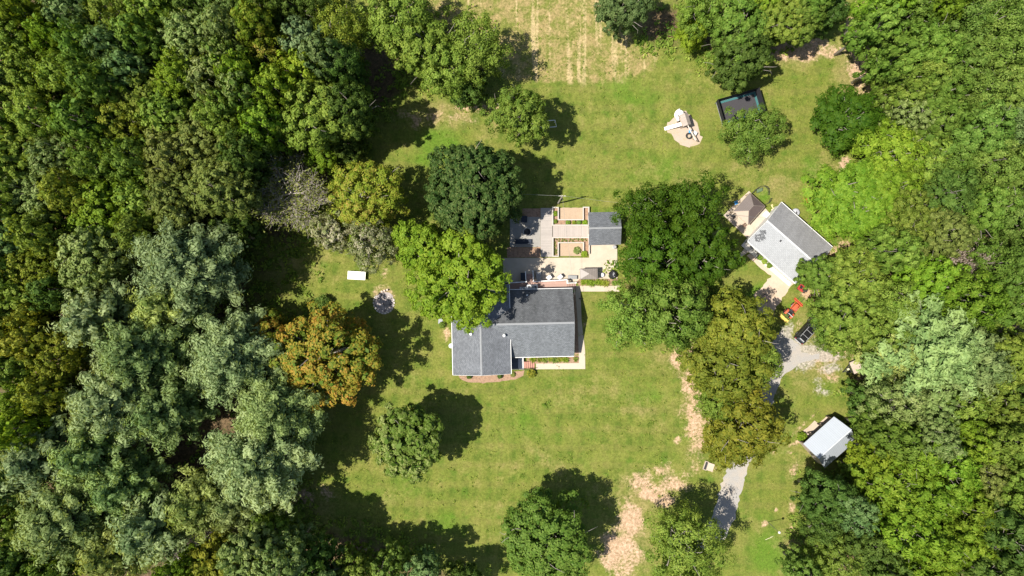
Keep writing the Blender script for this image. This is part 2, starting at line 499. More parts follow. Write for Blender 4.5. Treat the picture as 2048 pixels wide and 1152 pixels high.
def ground_mat():
    m, n, l = new_mat("lawn_ground")
    b = n["Principled BSDF"]; b.inputs["Roughness"].default_value = 0.95; b.inputs["Specular IOR Level"].default_value = 0.1
    tc = n.new("ShaderNodeTexCoord")

    def noise(s, d=6, ro=0.6, sc=(1, 1, 1)):
        mp = n.new("ShaderNodeMapping"); mp.inputs["Scale"].default_value = sc
        l.new(tc.outputs["Object"], mp.inputs[0])
        q = n.new("ShaderNodeTexNoise"); q.inputs["Scale"].default_value = s; q.inputs["Detail"].default_value = d; q.inputs["Roughness"].default_value = ro
        l.new(mp.outputs[0], q.inputs["Vector"])
        return q.outputs["Fac"]

    def math_(op, a, c=None, d=None):
        q = n.new("ShaderNodeMath"); q.operation = op
        for i, x in enumerate((a, c, d)):
            if x is None: continue
            if isinstance(x, (int, float)): q.inputs[i].default_value = x
            else: l.new(x, q.inputs[i])
        return q.outputs[0]

    def ramp(x, a, c, lo=0.0, hi=1.0):
        q = n.new("ShaderNodeMapRange"); q.interpolation_type = 'SMOOTHSTEP'
        q.inputs[1].default_value = a; q.inputs[2].default_value = c; q.inputs[3].default_value = lo; q.inputs[4].default_value = hi
        l.new(x, q.inputs[0]); return q.outputs[0]

    def mix(f, a, c):
        q = n.new("ShaderNodeMix"); q.data_type = 'RGBA'
        for i, x in ((0, f), (6, a), (7, c)):
            if isinstance(x, (int, float)): q.inputs[i].default_value = x
            elif isinstance(x, tuple): q.inputs[i].default_value = rgba(x)
            else: l.new(x, q.inputs[i])
        return q.outputs[2]

    def attr(s):
        q = n.new("ShaderNodeAttribute"); q.attribute_name = s; return q.outputs["Fac"]

    big = noise(0.09, 5, 0.6); mid = noise(0.45, 7, 0.68); fin = noise(2.6, 6, 0.7); vfin = noise(7.0, 4, 0.7)
    G1, G2, G3, TAN = (0.085, 0.124, 0.018), (0.155, 0.175, 0.032), (0.082, 0.165, 0.014), (0.27, 0.215, 0.090)
    c = mix(ramp(mid, 0.34, 0.66), G1, G2)
    c = mix(math_('MULTIPLY', ramp(noise(0.22, 6, 0.62), 0.46, 0.66), 0.65), c, (0.185, 0.185, 0.045))
    c = mix(math_('MULTIPLY', ramp(noise(0.33, 5, 0.6, (1, 1.3, 1)), 0.54, 0.68), 0.55), c, (0.080, 0.150, 0.016))
    # mowing passes, faint
    wv = n.new("ShaderNodeTexWave"); wv.wave_type = 'BANDS'; wv.bands_direction = 'X'
    wv.inputs["Scale"].default_value = 0.16; wv.inputs["Distortion"].default_value = 2.0; wv.inputs["Detail"].default_value = 3; wv.inputs["Detail Scale"].default_value = 0.6
    l.new(tc.outputs["Object"], wv.inputs["Vector"])
    wv2 = n.new("ShaderNodeTexWave"); wv2.wave_type = 'BANDS'; wv2.bands_direction = 'Y'
    wv2.inputs["Scale"].default_value = 0.10; wv2.inputs["Distortion"].default_value = 2.5; wv2.inputs["Detail"].default_value = 3; wv2.inputs["Detail Scale"].default_value = 0.5
    l.new(tc.outputs["Object"], wv2.inputs["Vector"])
    c = mix(math_('MULTIPLY', ramp(wv2.outputs["Fac"], 0.55, 0.95), 0.28), c, (0.19, 0.165, 0.05))
    c = mix(math_('MULTIPLY', ramp(wv.outputs["Fac"], 0.3, 0.8), 0.40), c, G2)
    lush = math_('ADD', attr("lush"), math_('MULTIPLY', math_('SUBTRACT', big, 0.47), 2.4))
    c = mix(math_('MULTIPLY', ramp(lush, 0.25, 0.95), 0.75), c, G3)
    # dried grass
    dsum = math_('ADD', math_('ADD', math_('MULTIPLY', attr("dry"), 0.62), math_('MULTIPLY', math_('SUBTRACT', mid, 0.5), 1.5)), math_('MULTIPLY', math_('SUBTRACT', noise(0.16, 4, 0.5), 0.5), 1.2))
    dsum = math_('ADD', dsum, math_('MULTIPLY', math_('SUBTRACT', fin, 0.5), 0.7))
    c = mix(math_('MULTIPLY', ramp(dsum, 0.08, 0.80), 0.70), c, TAN)
    c = mix(math_('MULTIPLY', ramp(noise(0.9, 8, 0.75), 0.54, 0.80), 0.42), c, (0.22, 0.180, 0.065))
    # mown hay with windrows
    mp = n.new("ShaderNodeMapping"); mp.inputs["Rotation"].default_value = (0, 0, R(12))
    l.new(tc.outputs["Object"], mp.inputs[0])
    mp.inputs["Scale"].default_value = (1.0, 0.045, 1)
    w2 = n.new("ShaderNodeTexNoise"); w2.inputs["Scale"].default_value = 0.62; w2.inputs["Detail"].default_value = 3; w2.inputs["Roughness"].default_value = 0.55
    l.new(mp.outputs[0], w2.inputs["Vector"])
    row = ramp(math_('ADD', w2.outputs["Fac"], math_('ADD', math_('MULTIPLY', math_('SUBTRACT', fin, 0.5), 0.22), math_('MULTIPLY', math_('SUBTRACT', mid, 0.5), 0.25))), 0.54, 0.66)
    hay = mix(ramp(math_('ADD', mid, math_('MULTIPLY', math_('SUBTRACT', fin, 0.5), 0.5)), 0.36, 0.66), (0.15, 0.165, 0.035), (0.29, 0.22, 0.095))
    hay = mix(math_('MULTIPLY', row, 0.8), hay, (0.43, 0.33, 0.17))
    c = mix(ramp(math_('ADD', attr("hay"), math_('MULTIPLY', math_('SUBTRACT', mid, 0.5), 0.8)), 0.25, 0.6), c, hay)
    # bare clay
    ssum = math_('ADD', attr("soil"), math_('ADD', math_('MULTIPLY', math_('SUBTRACT', noise(0.32, 8, 0.72), 0.5), 2.6), math_('MULTIPLY', math_('SUBTRACT', fin, 0.5), 1.1)))
    soilc = mix(ramp(fin, 0.3, 0.7), (0.37, 0.245, 0.145), (0.52, 0.355, 0.245))
    c = mix(math_('MULTIPLY', ramp(ssum, 0.32, 0.92), math_('MULTIPLY', ramp(attr("soil"), 0.03, 0.2), 0.92)), c, soilc)
    gsum = math_('ADD', attr("grav"), math_('ADD', math_('MULTIPLY', math_('SUBTRACT', noise(0.42, 8, 0.72), 0.5), 1.9), math_('MULTIPLY', math_('SUBTRACT', fin, 0.5), 0.9)))
    c = mix(math_('MULTIPLY', ramp(gsum, 0.38, 0.80), math_('MULTIPLY', ramp(attr("grav"), 0.03, 0.25), 0.85)), c, mix(ramp(fin, 0.3, 0.7), (0.26, 0.235, 0.20), (0.42, 0.375, 0.315)))
    # leaf litter under the woods
    lsum = math_('ADD', attr("litter"), math_('MULTIPLY', math_('SUBTRACT', mid, 0.5), 0.9))
    lit = mix(ramp(noise(1.3, 8, 0.75), 0.3, 0.7), (0.055, 0.038, 0.024), (0.16, 0.10, 0.062))
    c = mix(math_('MULTIPLY', ramp(lsum, 0.35, 0.75), 0.9), c, lit)
    # blade-sized grain
    gr = ramp(math_('ADD', math_('MULTIPLY', fin, 0.5), math_('MULTIPLY', vfin, 0.5)), 0.34, 0.66, 0.66, 1.32)
    q = n.new("ShaderNodeMix"); q.data_type = 'RGBA'; q.blend_type = 'MULTIPLY'; q.inputs[0].default_value = 1.0
    l.new(c, q.inputs[6]); l.new(gr, q.inputs[7])
    l.new(q.outputs[2], b.inputs["Base Color"])
    bp = n.new("ShaderNodeBump"); bp.inputs["Strength"].default_value = 0.9; bp.inputs["Distance"].default_value = 0.10
    l.new(math_('ADD', fin, vfin), bp.inputs["Height"]); l.new(bp.outputs[0], b.inputs["Normal"])
    return m


gme = np_mesh("lawn_ground", gv, gf, ground_mat())
for k, a in attrs.items():
    q = gme.attributes.new(k, 'FLOAT', 'POINT')
    q.data.foreach_set("value", a.ravel().astype(np.float32))
gme.polygons.foreach_set("use_smooth", [True] * len(gme.polygons))
ground = bpy.data.objects.new("lawn_ground", gme)
COL.objects.link(ground)
tag(ground, kind="structure")

# ---------------------------------------------------------------- trees
PAL = {  # species colours
    "lime":   ("lime green", [(0.090, 0.160, 0.010), (0.160, 0.235, 0.016), (0.250, 0.310, 0.032)]),
    "yg":     ("yellow green", [(0.072, 0.130, 0.014), (0.122, 0.188, 0.025), (0.195, 0.250, 0.046)]),
    "ylw":    ("golden green", [(0.085, 0.115, 0.012), (0.160, 0.172, 0.018), (0.265, 0.245, 0.030)]),
    "olive":  ("olive green", [(0.055, 0.090, 0.018), (0.098, 0.135, 0.032), (0.160, 0.190, 0.056)]),
    "gold":   ("brownish olive", [(0.062, 0.085, 0.014), (0.112, 0.130, 0.026), (0.185, 0.180, 0.040)]),
    "mid":    ("mid green", [(0.050, 0.088, 0.018), (0.085, 0.128, 0.030), (0.142, 0.180, 0.054)]),
    "fresh":  ("fresh green", [(0.056, 0.100, 0.025), (0.096, 0.146, 0.040), (0.160, 0.205, 0.074)]),
    "dark":   ("dark green", [(0.030, 0.056, 0.015), (0.050, 0.083, 0.023), (0.084, 0.120, 0.038)]),
    "rich":   ("rich green", [(0.028, 0.062, 0.006), (0.050, 0.092, 0.010), (0.085, 0.130, 0.018)]),
    "deep":   ("deep bluish green", [(0.020, 0.045, 0.014), (0.038, 0.068, 0.024), (0.085, 0.110, 0.050)]),
    "bg":     ("blue green", [(0.050, 0.088, 0.033), (0.085, 0.126, 0.050), (0.150, 0.185, 0.085)]),
    "sage":   ("pale sage", [(0.075, 0.110, 0.032), (0.135, 0.170, 0.065), (0.230, 0.250, 0.125)]),
    "silver": ("silvery green", [(0.045, 0.085, 0.016), (0.075, 0.118, 0.030), (0.200, 0.220, 0.130)]),
    "dusty":  ("dull khaki", [(0.068, 0.090, 0.030), (0.108, 0.130, 0.048), (0.170, 0.185, 0.080)]),
    "orange": ("orange turning", [(0.085, 0.140, 0.015), (0.170, 0.200, 0.022), (0.330, 0.225, 0.032), (0.520, 0.215, 0.055)]),
    "blush":  ("blush and silver", [(0.105, 0.145, 0.028), (0.205, 0.215, 0.090), (0.420, 0.375, 0.285)]),
    "mixed":  ("yellow and rust", [(0.065, 0.115, 0.015), (0.110, 0.150, 0.022), (0.165, 0.180, 0.034), (0.270, 0.200, 0.085)]),
    "pineb":  ("bluish grey", [(0.058, 0.092, 0.044), (0.116, 0.156, 0.083), (0.210, 0.243, 0.145)]),
    "pineg":  ("greyish green", [(0.055, 0.090, 0.032), (0.115, 0.155, 0.065), (0.205, 0.240, 0.115)]),
    "piney":  ("yellowish green", [(0.070, 0.100, 0.025), (0.140, 0.170, 0.055), (0.230, 0.245, 0.095)]),
    "twig":   ("grey bare", [(0.140, 0.115, 0.085), (0.230, 0.190, 0.150), (0.330, 0.270, 0.220)]),
}
for k_ in PAL:
    d_ = {'rich': 0.84, 'yg': 0.86, 'lime': 1.0, 'fresh': 0.95, 'orange': 1.0, 'olive': 1.14, 'gold': 1.1, 'dusty': 1.1, 'mid': 1.12, 'dark': 1.1}.get(k_, 1.0)
    f_ = (1.0, 1.0, 1.0) if k_ in ("twig", "orange", "ylw", "lime", "blush") else ((1.36, 1.46, 1.10) if k_.startswith('pine') or k_ in ('bg', 'sage') else (1.42, 1.46, 0.86))
    PAL[k_] = (PAL[k_][0], [tuple(min(.6, c * f * 1.12 * d_) for c, f in zip(col, f_)) for col in PAL[k_][1]])
BARK = plain("tree_bark", (0.27, 0.235, 0.20), rough=0.95, var=0.4, scale=4, bump=0.5)
DEADWOOD = plain("bleached_wood", (0.40, 0.35, 0.31), rough=0.9, var=0.25, scale=4)


def unit(v):
    return v / (np.linalg.norm(v, axis=-1, keepdims=True) + 1e-9)


def cards(P, N, size, rng, aspect=1.5, along=None):
    """diamond leaf cards at P facing N"""
    n = len(P)
    a = rng.normal(size=(n, 3)) if along is None else along + rng.normal(size=(n, 3)) * 0.45
    t = unit(a - N * np.sum(a * N, 1, keepdims=True))
    b = np.cross(N, t)
    s = (size * rng.uniform(0.65, 1.35, n))[:, None]
    t = t * s * aspect * 0.5; b = b * s * 0.5
    V = np.stack([P - t, P - b * 0.9 + t * 0.1, P + t, P + b * 0.9 + t * 0.1], 1).reshape(-1, 3)
    F = np.arange(4 * n).reshape(n, 4)
    return V, F


def fib(n, rng):
    i = np.arange(n) + 0.5
    ph = np.arccos(1 - 2 * i / n); th = math.pi * (1 + 5 ** 0.5) * i + rng.uniform(0, 6.28)
    d = np.stack([np.cos(th) * np.sin(ph), np.sin(th) * np.sin(ph), np.cos(ph)], 1)
    return unit(d + rng.normal(size=(n, 3)) * 0.12)


def crown_lobed(seed, Rr, nl, lobe, clump, leaf, per, up=0.40, down=0.30, hn=None, flat=0.75, tintmix=0.6, aspect=1.5, density=1.0, spread=0.52):
    """broadleaf crown: lobes, each carrying leaf clumps, each clump a shell of leaves"""
    rng = np.random.default_rng(seed)
    hn = hn or 3.0 * Rr
    zc = 0.62 * hn
    az = np.arange(nl) * 2.399963 + rng.uniform(0, 6.28)
    rad = Rr * np.sqrt((np.arange(nl) + 0.4) / nl) * rng.uniform(0.70, 1.22, nl) * spread * 1.25
    lz = zc + up * hn * (1 - (rad / Rr / 0.85) ** 2 * 0.95) * 0.62 + rng.uniform(-0.09, 0.05, nl) * hn
    lc = np.stack([rad * np.cos(az), rad * np.sin(az), lz], 1)
    lr = Rr * lobe * rng.uniform(0.66, 1.28, nl)
    # a low skirt of lobes
    ns = max(4, nl // 2)
    a2 = np.arange(ns) * 6.283 / ns + rng.uniform(0, 6.28)
    r2 = Rr * rng.uniform(0.42, 0.62, ns)
    lc = np.concatenate([lc, np.stack([r2 * np.cos(a2), r2 * np.sin(a2), zc - down * hn * rng.uniform(0.25, 0.75, ns)], 1)])
    lr = np.concatenate([lr, Rr * lobe * rng.uniform(0.75, 1.05, ns)])
    CP, CD, CT = [], [], []
    for i in range(len(lc)):
        nc = int(2.0 * (lr[i] / clump) ** 2 * density) + 4
        d = fib(nc, rng)
        p = lc[i] + d * (lr[i] * rng.uniform(0.68, 1.26, nc))[:, None] * np.array([1, 1, 0.85])
        keep = np.ones(nc, bool)
        for j in range(len(lc)):
            if j != i:
                keep &= np.linalg.norm((p - lc[j]) / np.array([1, 1, 0.85]), axis=1) > lr[j] * 0.72
        keep &= (d[:, 2] > -0.55)
        CP.append(p[keep]); CD.append(d[keep]); CT.append(np.full(keep.sum(), rng.uniform(0.15, 0.85)))
    CP = np.concatenate(CP); CD = np.concatenate(CD); CT = np.concatenate(CT)
    n = len(CP)
    side = 0.5 + 0.5 * np.sin(CP[:, 0] / Rr * 2.3 + rng.uniform(0, 6)) * np.cos(CP[:, 1] / Rr * 2.1 + rng.uniform(0, 6))
    ct = np.clip(0.40 * CT + 0.35 * rng.uniform(0, 1, n) + 0.30 * side - 0.03, 0, 1)
    cr = clump * rng.uniform(0.7, 1.25, n)
    k = np.repeat(np.arange(n), int(per * 1.65))
    d = unit(rng.normal(size=(len(k), 3)) + CD[k] * 0.9 + np.array([0, 0, 0.2]))
    P = CP[k] + d * (cr[k] * (rng.uniform(0.45, 1.0, len(k)) + 0.5 * rng.uniform(0, 1, len(k)) ** 6))[:, None] * np.array([1, 1, flat])
    N = unit(d * 1.1 + CD[k] * 0.45 + np.array([0, 0, 0.12]) + rng.normal(size=(len(k), 3)) * 0.38)
    V, F = cards(P, N, leaf * 0.84, rng, aspect)
    tint = np.clip(tintmix * ct[k] + (1 - tintmix) * rng.uniform(0, 1, len(k)), 0, 1)
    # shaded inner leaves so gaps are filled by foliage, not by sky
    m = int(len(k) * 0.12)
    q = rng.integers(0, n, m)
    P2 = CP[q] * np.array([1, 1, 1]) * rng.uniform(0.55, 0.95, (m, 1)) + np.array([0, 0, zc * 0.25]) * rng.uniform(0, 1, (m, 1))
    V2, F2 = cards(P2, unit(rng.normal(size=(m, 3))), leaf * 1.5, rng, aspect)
    return np.concatenate([V, V2]), np.concatenate([F, F2 + len(V)]), np.concatenate([tint, rng.uniform(0, .4, m)]), hn, lc


def crown_pine(seed, Rr, levels, per_whorl, leaf, hn=None, tufts=12, per=11):
    """white pine: whorls of plumed branches, tips turned up"""
    rng = np.random.default_rng(seed)
    hn = hn or 3.2 * Rr
    P, N, A, T = [], [], [], []
    lims = []
    for L in range(levels):
        f = L / (levels - 1)
        z = hn * (0.34 + 0.64 * f)
        rr = Rr * (1 - f ** 1.7) ** 0.75 * (0.92 if f > .1 else 0.75) + 0.25
        nb = max(3, int(per_whorl * (0.45 + 0.55 * rr / Rr)))
        a0 = rng.uniform(0, 6.28)
        for b in range(nb):
            az = a0 + 6.283 * b / nb + rng.normal() * 0.18
            ln = rr * rng.uniform(0.62, 1.20)
            dr = np.array([math.cos(az), math.sin(az), 0])
            sd = np.array([-math.sin(az), math.cos(az), 0])
            rise = rng.uniform(0.10, 0.32) + 0.40 * f
            bt = rng.uniform(0, 1)
            lims.append((z, dr * ln * 0.8 + np.array([0, 0, z + rise * ln * 0.6])))
            nt = max(4, int(tufts * ln / Rr))
            for t in range(nt):
                u = 0.30 + 0.70 * (t + rng.uniform(0, 1)) / nt
                sway = rng.normal() * 0.13 * ln * (1.15 - 0.5 * u)
                c = dr * ln * u + sd * sway + np.array([0, 0, z + rise * ln * u * u + rng.normal() * 0.12])
                od = unit(dr * 1.0 + sd * sway * 0.9 + np.array([0, 0, 0.35]) + rng.normal(size=3) * 0.25)
                s = 0.255 * (Rr / 5.0) ** 0.5
                q = rng.normal(size=(per, 3)) * np.array([s, s, s * 0.42]) + od * rng.uniform(-0.6, 0.6, (per, 1)) * 1.1
                P.append(c + q)
                N.append(unit(np.array([0, 0, 0.45]) + q * 1.9 + od * 0.45 + rng.normal(size=(per, 3)) * 0.35))
                A.append(np.repeat(od[None], per, 0))
                T.append(np.clip(0.35 * bt + 0.45 * (u - .3) / .7 + rng.uniform(0, 0.35, per), 0, 1))
    P = np.concatenate(P); N = np.concatenate(N); A = np.concatenate(A); T = np.concatenate(T)
    V, F = cards(P, N, leaf, rng, 2.1, along=A)
    return V, F, T, hn, lims


def limb(mb, a, b, r0, r1, rng, seg=5, bend=0.08):
    a = np.array(a, float); b = np.array(b, float)
    L = np.linalg.norm(b - a)
    pts = []
    for t in (0, 0.35, 0.7, 1.0):
        p = a + (b - a) * t
        if 0 < t < 1: p = p + rng.normal(size=3) * L * bend
        pts.append(p)
    mb.tube(pts, [r0, r0 * 0.7 + r1 * 0.3, r0 * 0.35 + r1 * 0.65, r1], seg)
    return pts


def trunk_broad(seed, Rr, hn, lc):
    rng = np.random.default_rng(seed)
    mb = MB()
    tr = 0.045 * Rr + 0.05
    mb.tube([(0, 0, -0.4), (0, 0, 0.25 * hn), (0.05 * Rr, 0, 0.5 * hn), (0, 0.03 * Rr, 0.78 * hn)], [tr * 1.4, tr, tr * .7, tr * .2], 7)
    for i_, c in enumerate(lc[:12]):
        if i_ % 4 == 0: c = np.array(c) * np.array([1, 1, 1.0]) + np.array([0, 0, 0.33 * Rr])
        st = (0, 0, hn * rng.uniform(0.26, 0.45))
        pts = limb(mb, st, (c[0] * 0.95, c[1] * 0.95, c[2] + 0.1 * Rr), tr * 0.42, tr * (0.05 if i_ % 4 == 0 else 0.12), rng)
        for _ in range(2):
            e = np.array(pts[2]) + rng.normal(size=3) * Rr * 0.22 + np.array([0, 0, Rr * 0.12])
            limb(mb, pts[2], e, tr * 0.2, tr * 0.05, rng, 4)
    return mb


def trunk_pine(seed, Rr, hn, lims):
    rng = np.random.default_rng(seed)
    mb = MB()
    tr = 0.04 * Rr + 0.05
    mb.tube([(0, 0, -0.4), (0, 0, 0.5 * hn), (0, 0, 0.97 * hn)], [tr * 1.3, tr * .8, tr * .1], 7)
    for z, e in lims[::2]:
        limb(mb, (0, 0, z), e, tr * 0.22, tr * 0.06, rng, 4, 0.03)
    return mb


PROTO = {}


def add_proto(key, geo, trunk_fn, Rr, seed):
    V, F, T, hn, lc = geo
    f_ = Rr / np.percentile(np.hypot(V[:, 0], V[:, 1]), 97.5)
    V = V * np.array([f_, f_, 1.0])
    me = np_mesh("crown", V, F, leafmat("olive", PAL["olive"][1]), T)
    tb = trunk_fn(seed, Rr, hn, lc)
    tm = bpy.data.meshes.new("trunk")
    tm.from_pydata([tuple(p) for p in tb.v], [], tb.f)
    tm.polygons.foreach_set("use_smooth", [True] * len(tm.polygons))
    tm.materials.append(BARK)
    PROTO.setdefault(key, []).append((me, tm, Rr, hn))


for s in range(3): add_proto("B3", crown_lobed(10 + s, 3.3, 6, 0.46, 0.62, 0.30, 46), trunk_broad, 3.3, s)
for s in range(4): add_proto("B5", crown_lobed(20 + s, 5.0, 8 + s, 0.42 - .02 * s, 0.82 - .08 * s, 0.27 + .035 * s, 60), trunk_broad, 5.0, s)
for s in range(3): add_proto("B8", crown_lobed(30 + s, 7.6, 13 + 2 * s, 0.33 - .02 * s, 0.92 - .1 * s, 0.29 + .04 * s, 66), trunk_broad, 7.6, s)
for s in range(3): add_proto("O5", crown_lobed(40 + s, 5.0, 6 + s, 0.49 - .03 * s, 1.1 - .15 * s, 0.26 + .03 * s, 90, flat=0.85, tintmix=0.5), trunk_broad, 5.0, s)
for s in range(3): add_proto("O8", crown_lobed(50 + s, 7.6, 10 + 2 * s, 0.37 - .02 * s, 1.25 - .15 * s, 0.28 + .03 * s, 100, flat=0.85, tintmix=0.5), trunk_broad, 7.6, s)
for s in range(3): add_proto("F5", crown_lobed(60 + s, 5.2, 12, 0.34, 0.55, 0.24, 50, tintmix=0.4, aspect=1.9, flat=0.6), trunk_broad, 5.2, s)
for s in range(2): add_proto("F8", crown_lobed(65 + s, 7.6, 17, 0.29, 0.62, 0.27, 52, tintmix=0.4, aspect=1.9, flat=0.6), trunk_broad, 7.6, s)
for s in range(3): add_proto("S5", crown_lobed(70 + s, 5.0, 13, 0.33, 0.95, 0.30, 70, flat=0.28, tintmix=0.45, aspect=1.8), trunk_broad, 5.0, s)
for s in range(2): add_proto("S8", crown_lobed(75 + s, 7.4, 20, 0.27, 1.05, 0.33, 76, flat=0.28, tintmix=0.45, aspect=1.8), trunk_broad, 7.4, s)
add_proto("D8", crown_lobed(80, 7.4, 22, 0.27, 0.55, 0.27, 56, up=0.46, down=0.5, hn=14.5, flat=0.9, tintmix=0.35, density=1.7), trunk_broad, 7.4, 1)
for s in range(3): add_proto("P5", crown_pine(90 + s, 5.4, 11, 8, 0.27, tufts=17, per=26), trunk_pine, 5.4, s)
for s in range(3): add_proto("P8", crown_pine(95 + s, 8.2, 14, 9, 0.29, hn=24, tufts=25, per=32), trunk_pine, 8.2, s)

TREES = []      # filled by the lists below, placed afterwards
W, E, L = "trees of the west wood", "trees of the east wood", "trees standing on the lawn"
KINDW = {"B": "broadleaf tree", "O": "oak", "F": "feathery tree", "S": "layered tree", "D": "round maple", "P": "pine"}


def T(x, y, r, pal, kind="B", h=None, group=None, label=None, sq=1.0):
    TREES.append(dict(x=x, y=y, r=r, pal=pal, kind=kind, h=h, group=group, label=label, sq=sq))


CUR = W
def many(group, rows):
    for q in rows:
        T(q[0], q[1], q[2], q[3], q[4] if len(q) > 4 else "B", q[5] if len(q) > 5 else None, group)


many(W, [
    (12, 28, 50, "dark"), (72, 32, 46, "lime"), (160, 25, 52, "bg"), (238, 38, 54, "olive"), (318, 22, 50, "mid"), (398, 6, 46, "dark"), (462, 22, 46, "sage", "F"), (346, 50, 30, "lime", "B", 13),
    (528, 18, 46, "mid", "O"), (592, 12, 48, "dark", "O"), (660, 12, 48, "dark", "O"), (48, 98, 54, "olive"), (128, 84, 40, "lime"), (196, 104, 50, "mid"), (250, 110, 44, "bg"), (300, 96, 46, "mid"),
    (282, 152, 50, "bg"), (396, 88, 60, "sage", "F"), (470, 78, 44, "sage"), (524, 66, 44, "mixed"), (470, 130, 46, "silver"), (618, 92, 50, "pineb", "B"), (548, 112, 54, "mixed"), (608, 160, 50, "lime"),
    (664, 130, 46, "bg"), (560, 190, 44, "yg"), (690, 62, 60, "gold", "O"), (694, 140, 50, "dark", "O"), (636, 236, 78, "olive", "O"), (706, 228, 52, "dark", "O"), (535, 260, 46, "yg"), (645, 312, 36, "lime", "B", 8),
    (700, 300, 34, "dark", "B", 8), (505, 205, 48, "silver"), (14, 165, 48, "bg"), (84, 172, 52, "olive"), (164, 164, 50, "olive"), (226, 184, 50, "mid"), (300, 198, 58, "olive"), (372, 164, 52, "yg", "F"),
    (430, 180, 48, "sage"), (490, 150, 44, "yg"), (26, 240, 50, "mid"), (106, 246, 60, "olive"), (192, 250, 52, "mid"), (262, 244, 56, "gold"), (352, 236, 54, "olive"), (458, 240, 54, "mid"),
    (48, 320, 58, "olive"), (134, 326, 54, "sage", "F"), (212, 330, 52, "olive"), (284, 318, 50, "mid"), (350, 322, 62, "dusty", "F"), (428, 290, 76, "dusty", "F"), (500, 320, 50, "dark"), (450, 380, 66, "dusty", "F"),
    (372, 404, 60, "dusty", "F"), (18, 400, 52, "olive"), (94, 402, 56, "sage"), (160, 392, 46, "gold"), (216, 424, 66, "yg"), (298, 400, 48, "mid"), (200, 520, 64, "sage"), (28, 470, 56, "bg"), (104, 478, 50, "olive"),
    (92, 536, 52, "gold"), (28, 540, 50, "mid"), (136, 590, 44, "dark"), (56, 596, 56, "olive"), (18, 650, 50, "olive"), (84, 662, 52, "gold"), (142, 706, 50, "gold", "F"), (36, 724, 56, "mid"), (66, 792, 56, "yg"),
    (18, 850, 46, "lime"), (76, 846, 46, "lime"), (124, 776, 44, "gold"), (300, 470, 46, "olive"), (470, 470, 46, "dark", "B", 13),
    (374, 532, 104, "pineb", "P", 22), (340, 610, 64, "piney", "P", 19), (206, 640, 76, "pineb", "P", 21), (288, 704, 86, "pineg", "P", 22), (466, 716, 94, "pineb", "P", 20), (236, 800, 92, "pineb", "P", 22),
    (338, 822, 74, "pineg", "P", 20), (556, 818, 84, "pineg", "P", 20), (516, 918, 98, "pineb", "P", 21), (98, 912, 78, "pineb", "P", 21), (190, 900, 70, "pineg", "P", 21), (250, 968, 66, "pineg", "P", 19),
    (140, 1036, 96, "pineg", "P", 22), (236, 1098, 66, "piney", "P", 20), (306, 1056, 78, "pineb", "P", 20), (404, 1006, 70, "piney", "P", 19), (478, 996, 62, "pineg", "P", 18), (22, 960, 50, "bg"), (24, 1040, 52, "mid"),
    (50, 1116, 54, "dark"), (128, 1140, 50, "mid"), (440, 1124, 58, "ylw"), (372, 1138, 44, "yg", "F"), (508, 1096, 56, "sage"), (572, 1110, 56, "sage", "F"), (545, 1050, 42, "mid", "B", 14), (628, 1120, 48, "dark", "B", 16),
    (712, 1134, 42, "mid", "B", 13), (780, 1126, 40, "fresh", "B", 12), (846, 1140, 44, "bg", "B", 12), (660, 1160, 50, "bg", "B", 16), (925, 1166, 40, "dark", "B", 11), (180, 1000, 40, "dark", "B", 14),
])
many(L, [
    (1290, 424, 66, "rich", "O", 15), (1376, 418, 70, "rich", "O", 15), (1398, 505, 72, "rich", "O", 15), (1300, 508, 72, "rich", "O", 15), (1346, 570, 40, "rich", "O", 11),
    (1268, 640, 76, "mid", "O", 14), (1352, 632, 78, "mid", "O", 15), (1320, 585, 48, "mid", "O", 13),
    (1469, 656, 74, "gold", "S", 15), (1448, 728, 82, "gold", "S", 15), (1512, 714, 46, "olive", "S", 13), (1436, 800, 44, "olive", "S", 12),
    (1487, 850, 76, "ylw", "S", 14), (1455, 885, 50, "ylw", "S", 10),
    (806, 40, 76, "olive", "O", 15), (852, 106, 66, "olive", "O", 14), (958, 98, 72, "olive", "O", 15), (900, 140, 56, "olive", "O", 13), (938, 176, 40, "dark", "B", 9),
    (1245, 12, 58, "bg", "O", 13), (1396, 22, 50, "mid", "O", 13), (1384, 66, 34, "lime", "S", 8), (1468, 62, 64, "mid", "O", 14), (1474, 118, 62, "dark", "O", 13), (1548, 40, 54, "olive", "B", 14),
    (1598, 42, 52, "mid", "B", 13), (1648, 28, 40, "dark", "F", 11), (1610, 10, 46, "mid", "B", 14), (1520, 12, 44, "yg", "B", 14),
    (1690, 240, 65, "rich", "S", 10.5), (1772, 306, 62, "yg", "S", 15), (1702, 404, 84, "yg", "S", 14), (1836, 316, 56, "olive", "S", 15), (1770, 380, 52, "yg", "S", 14),
])
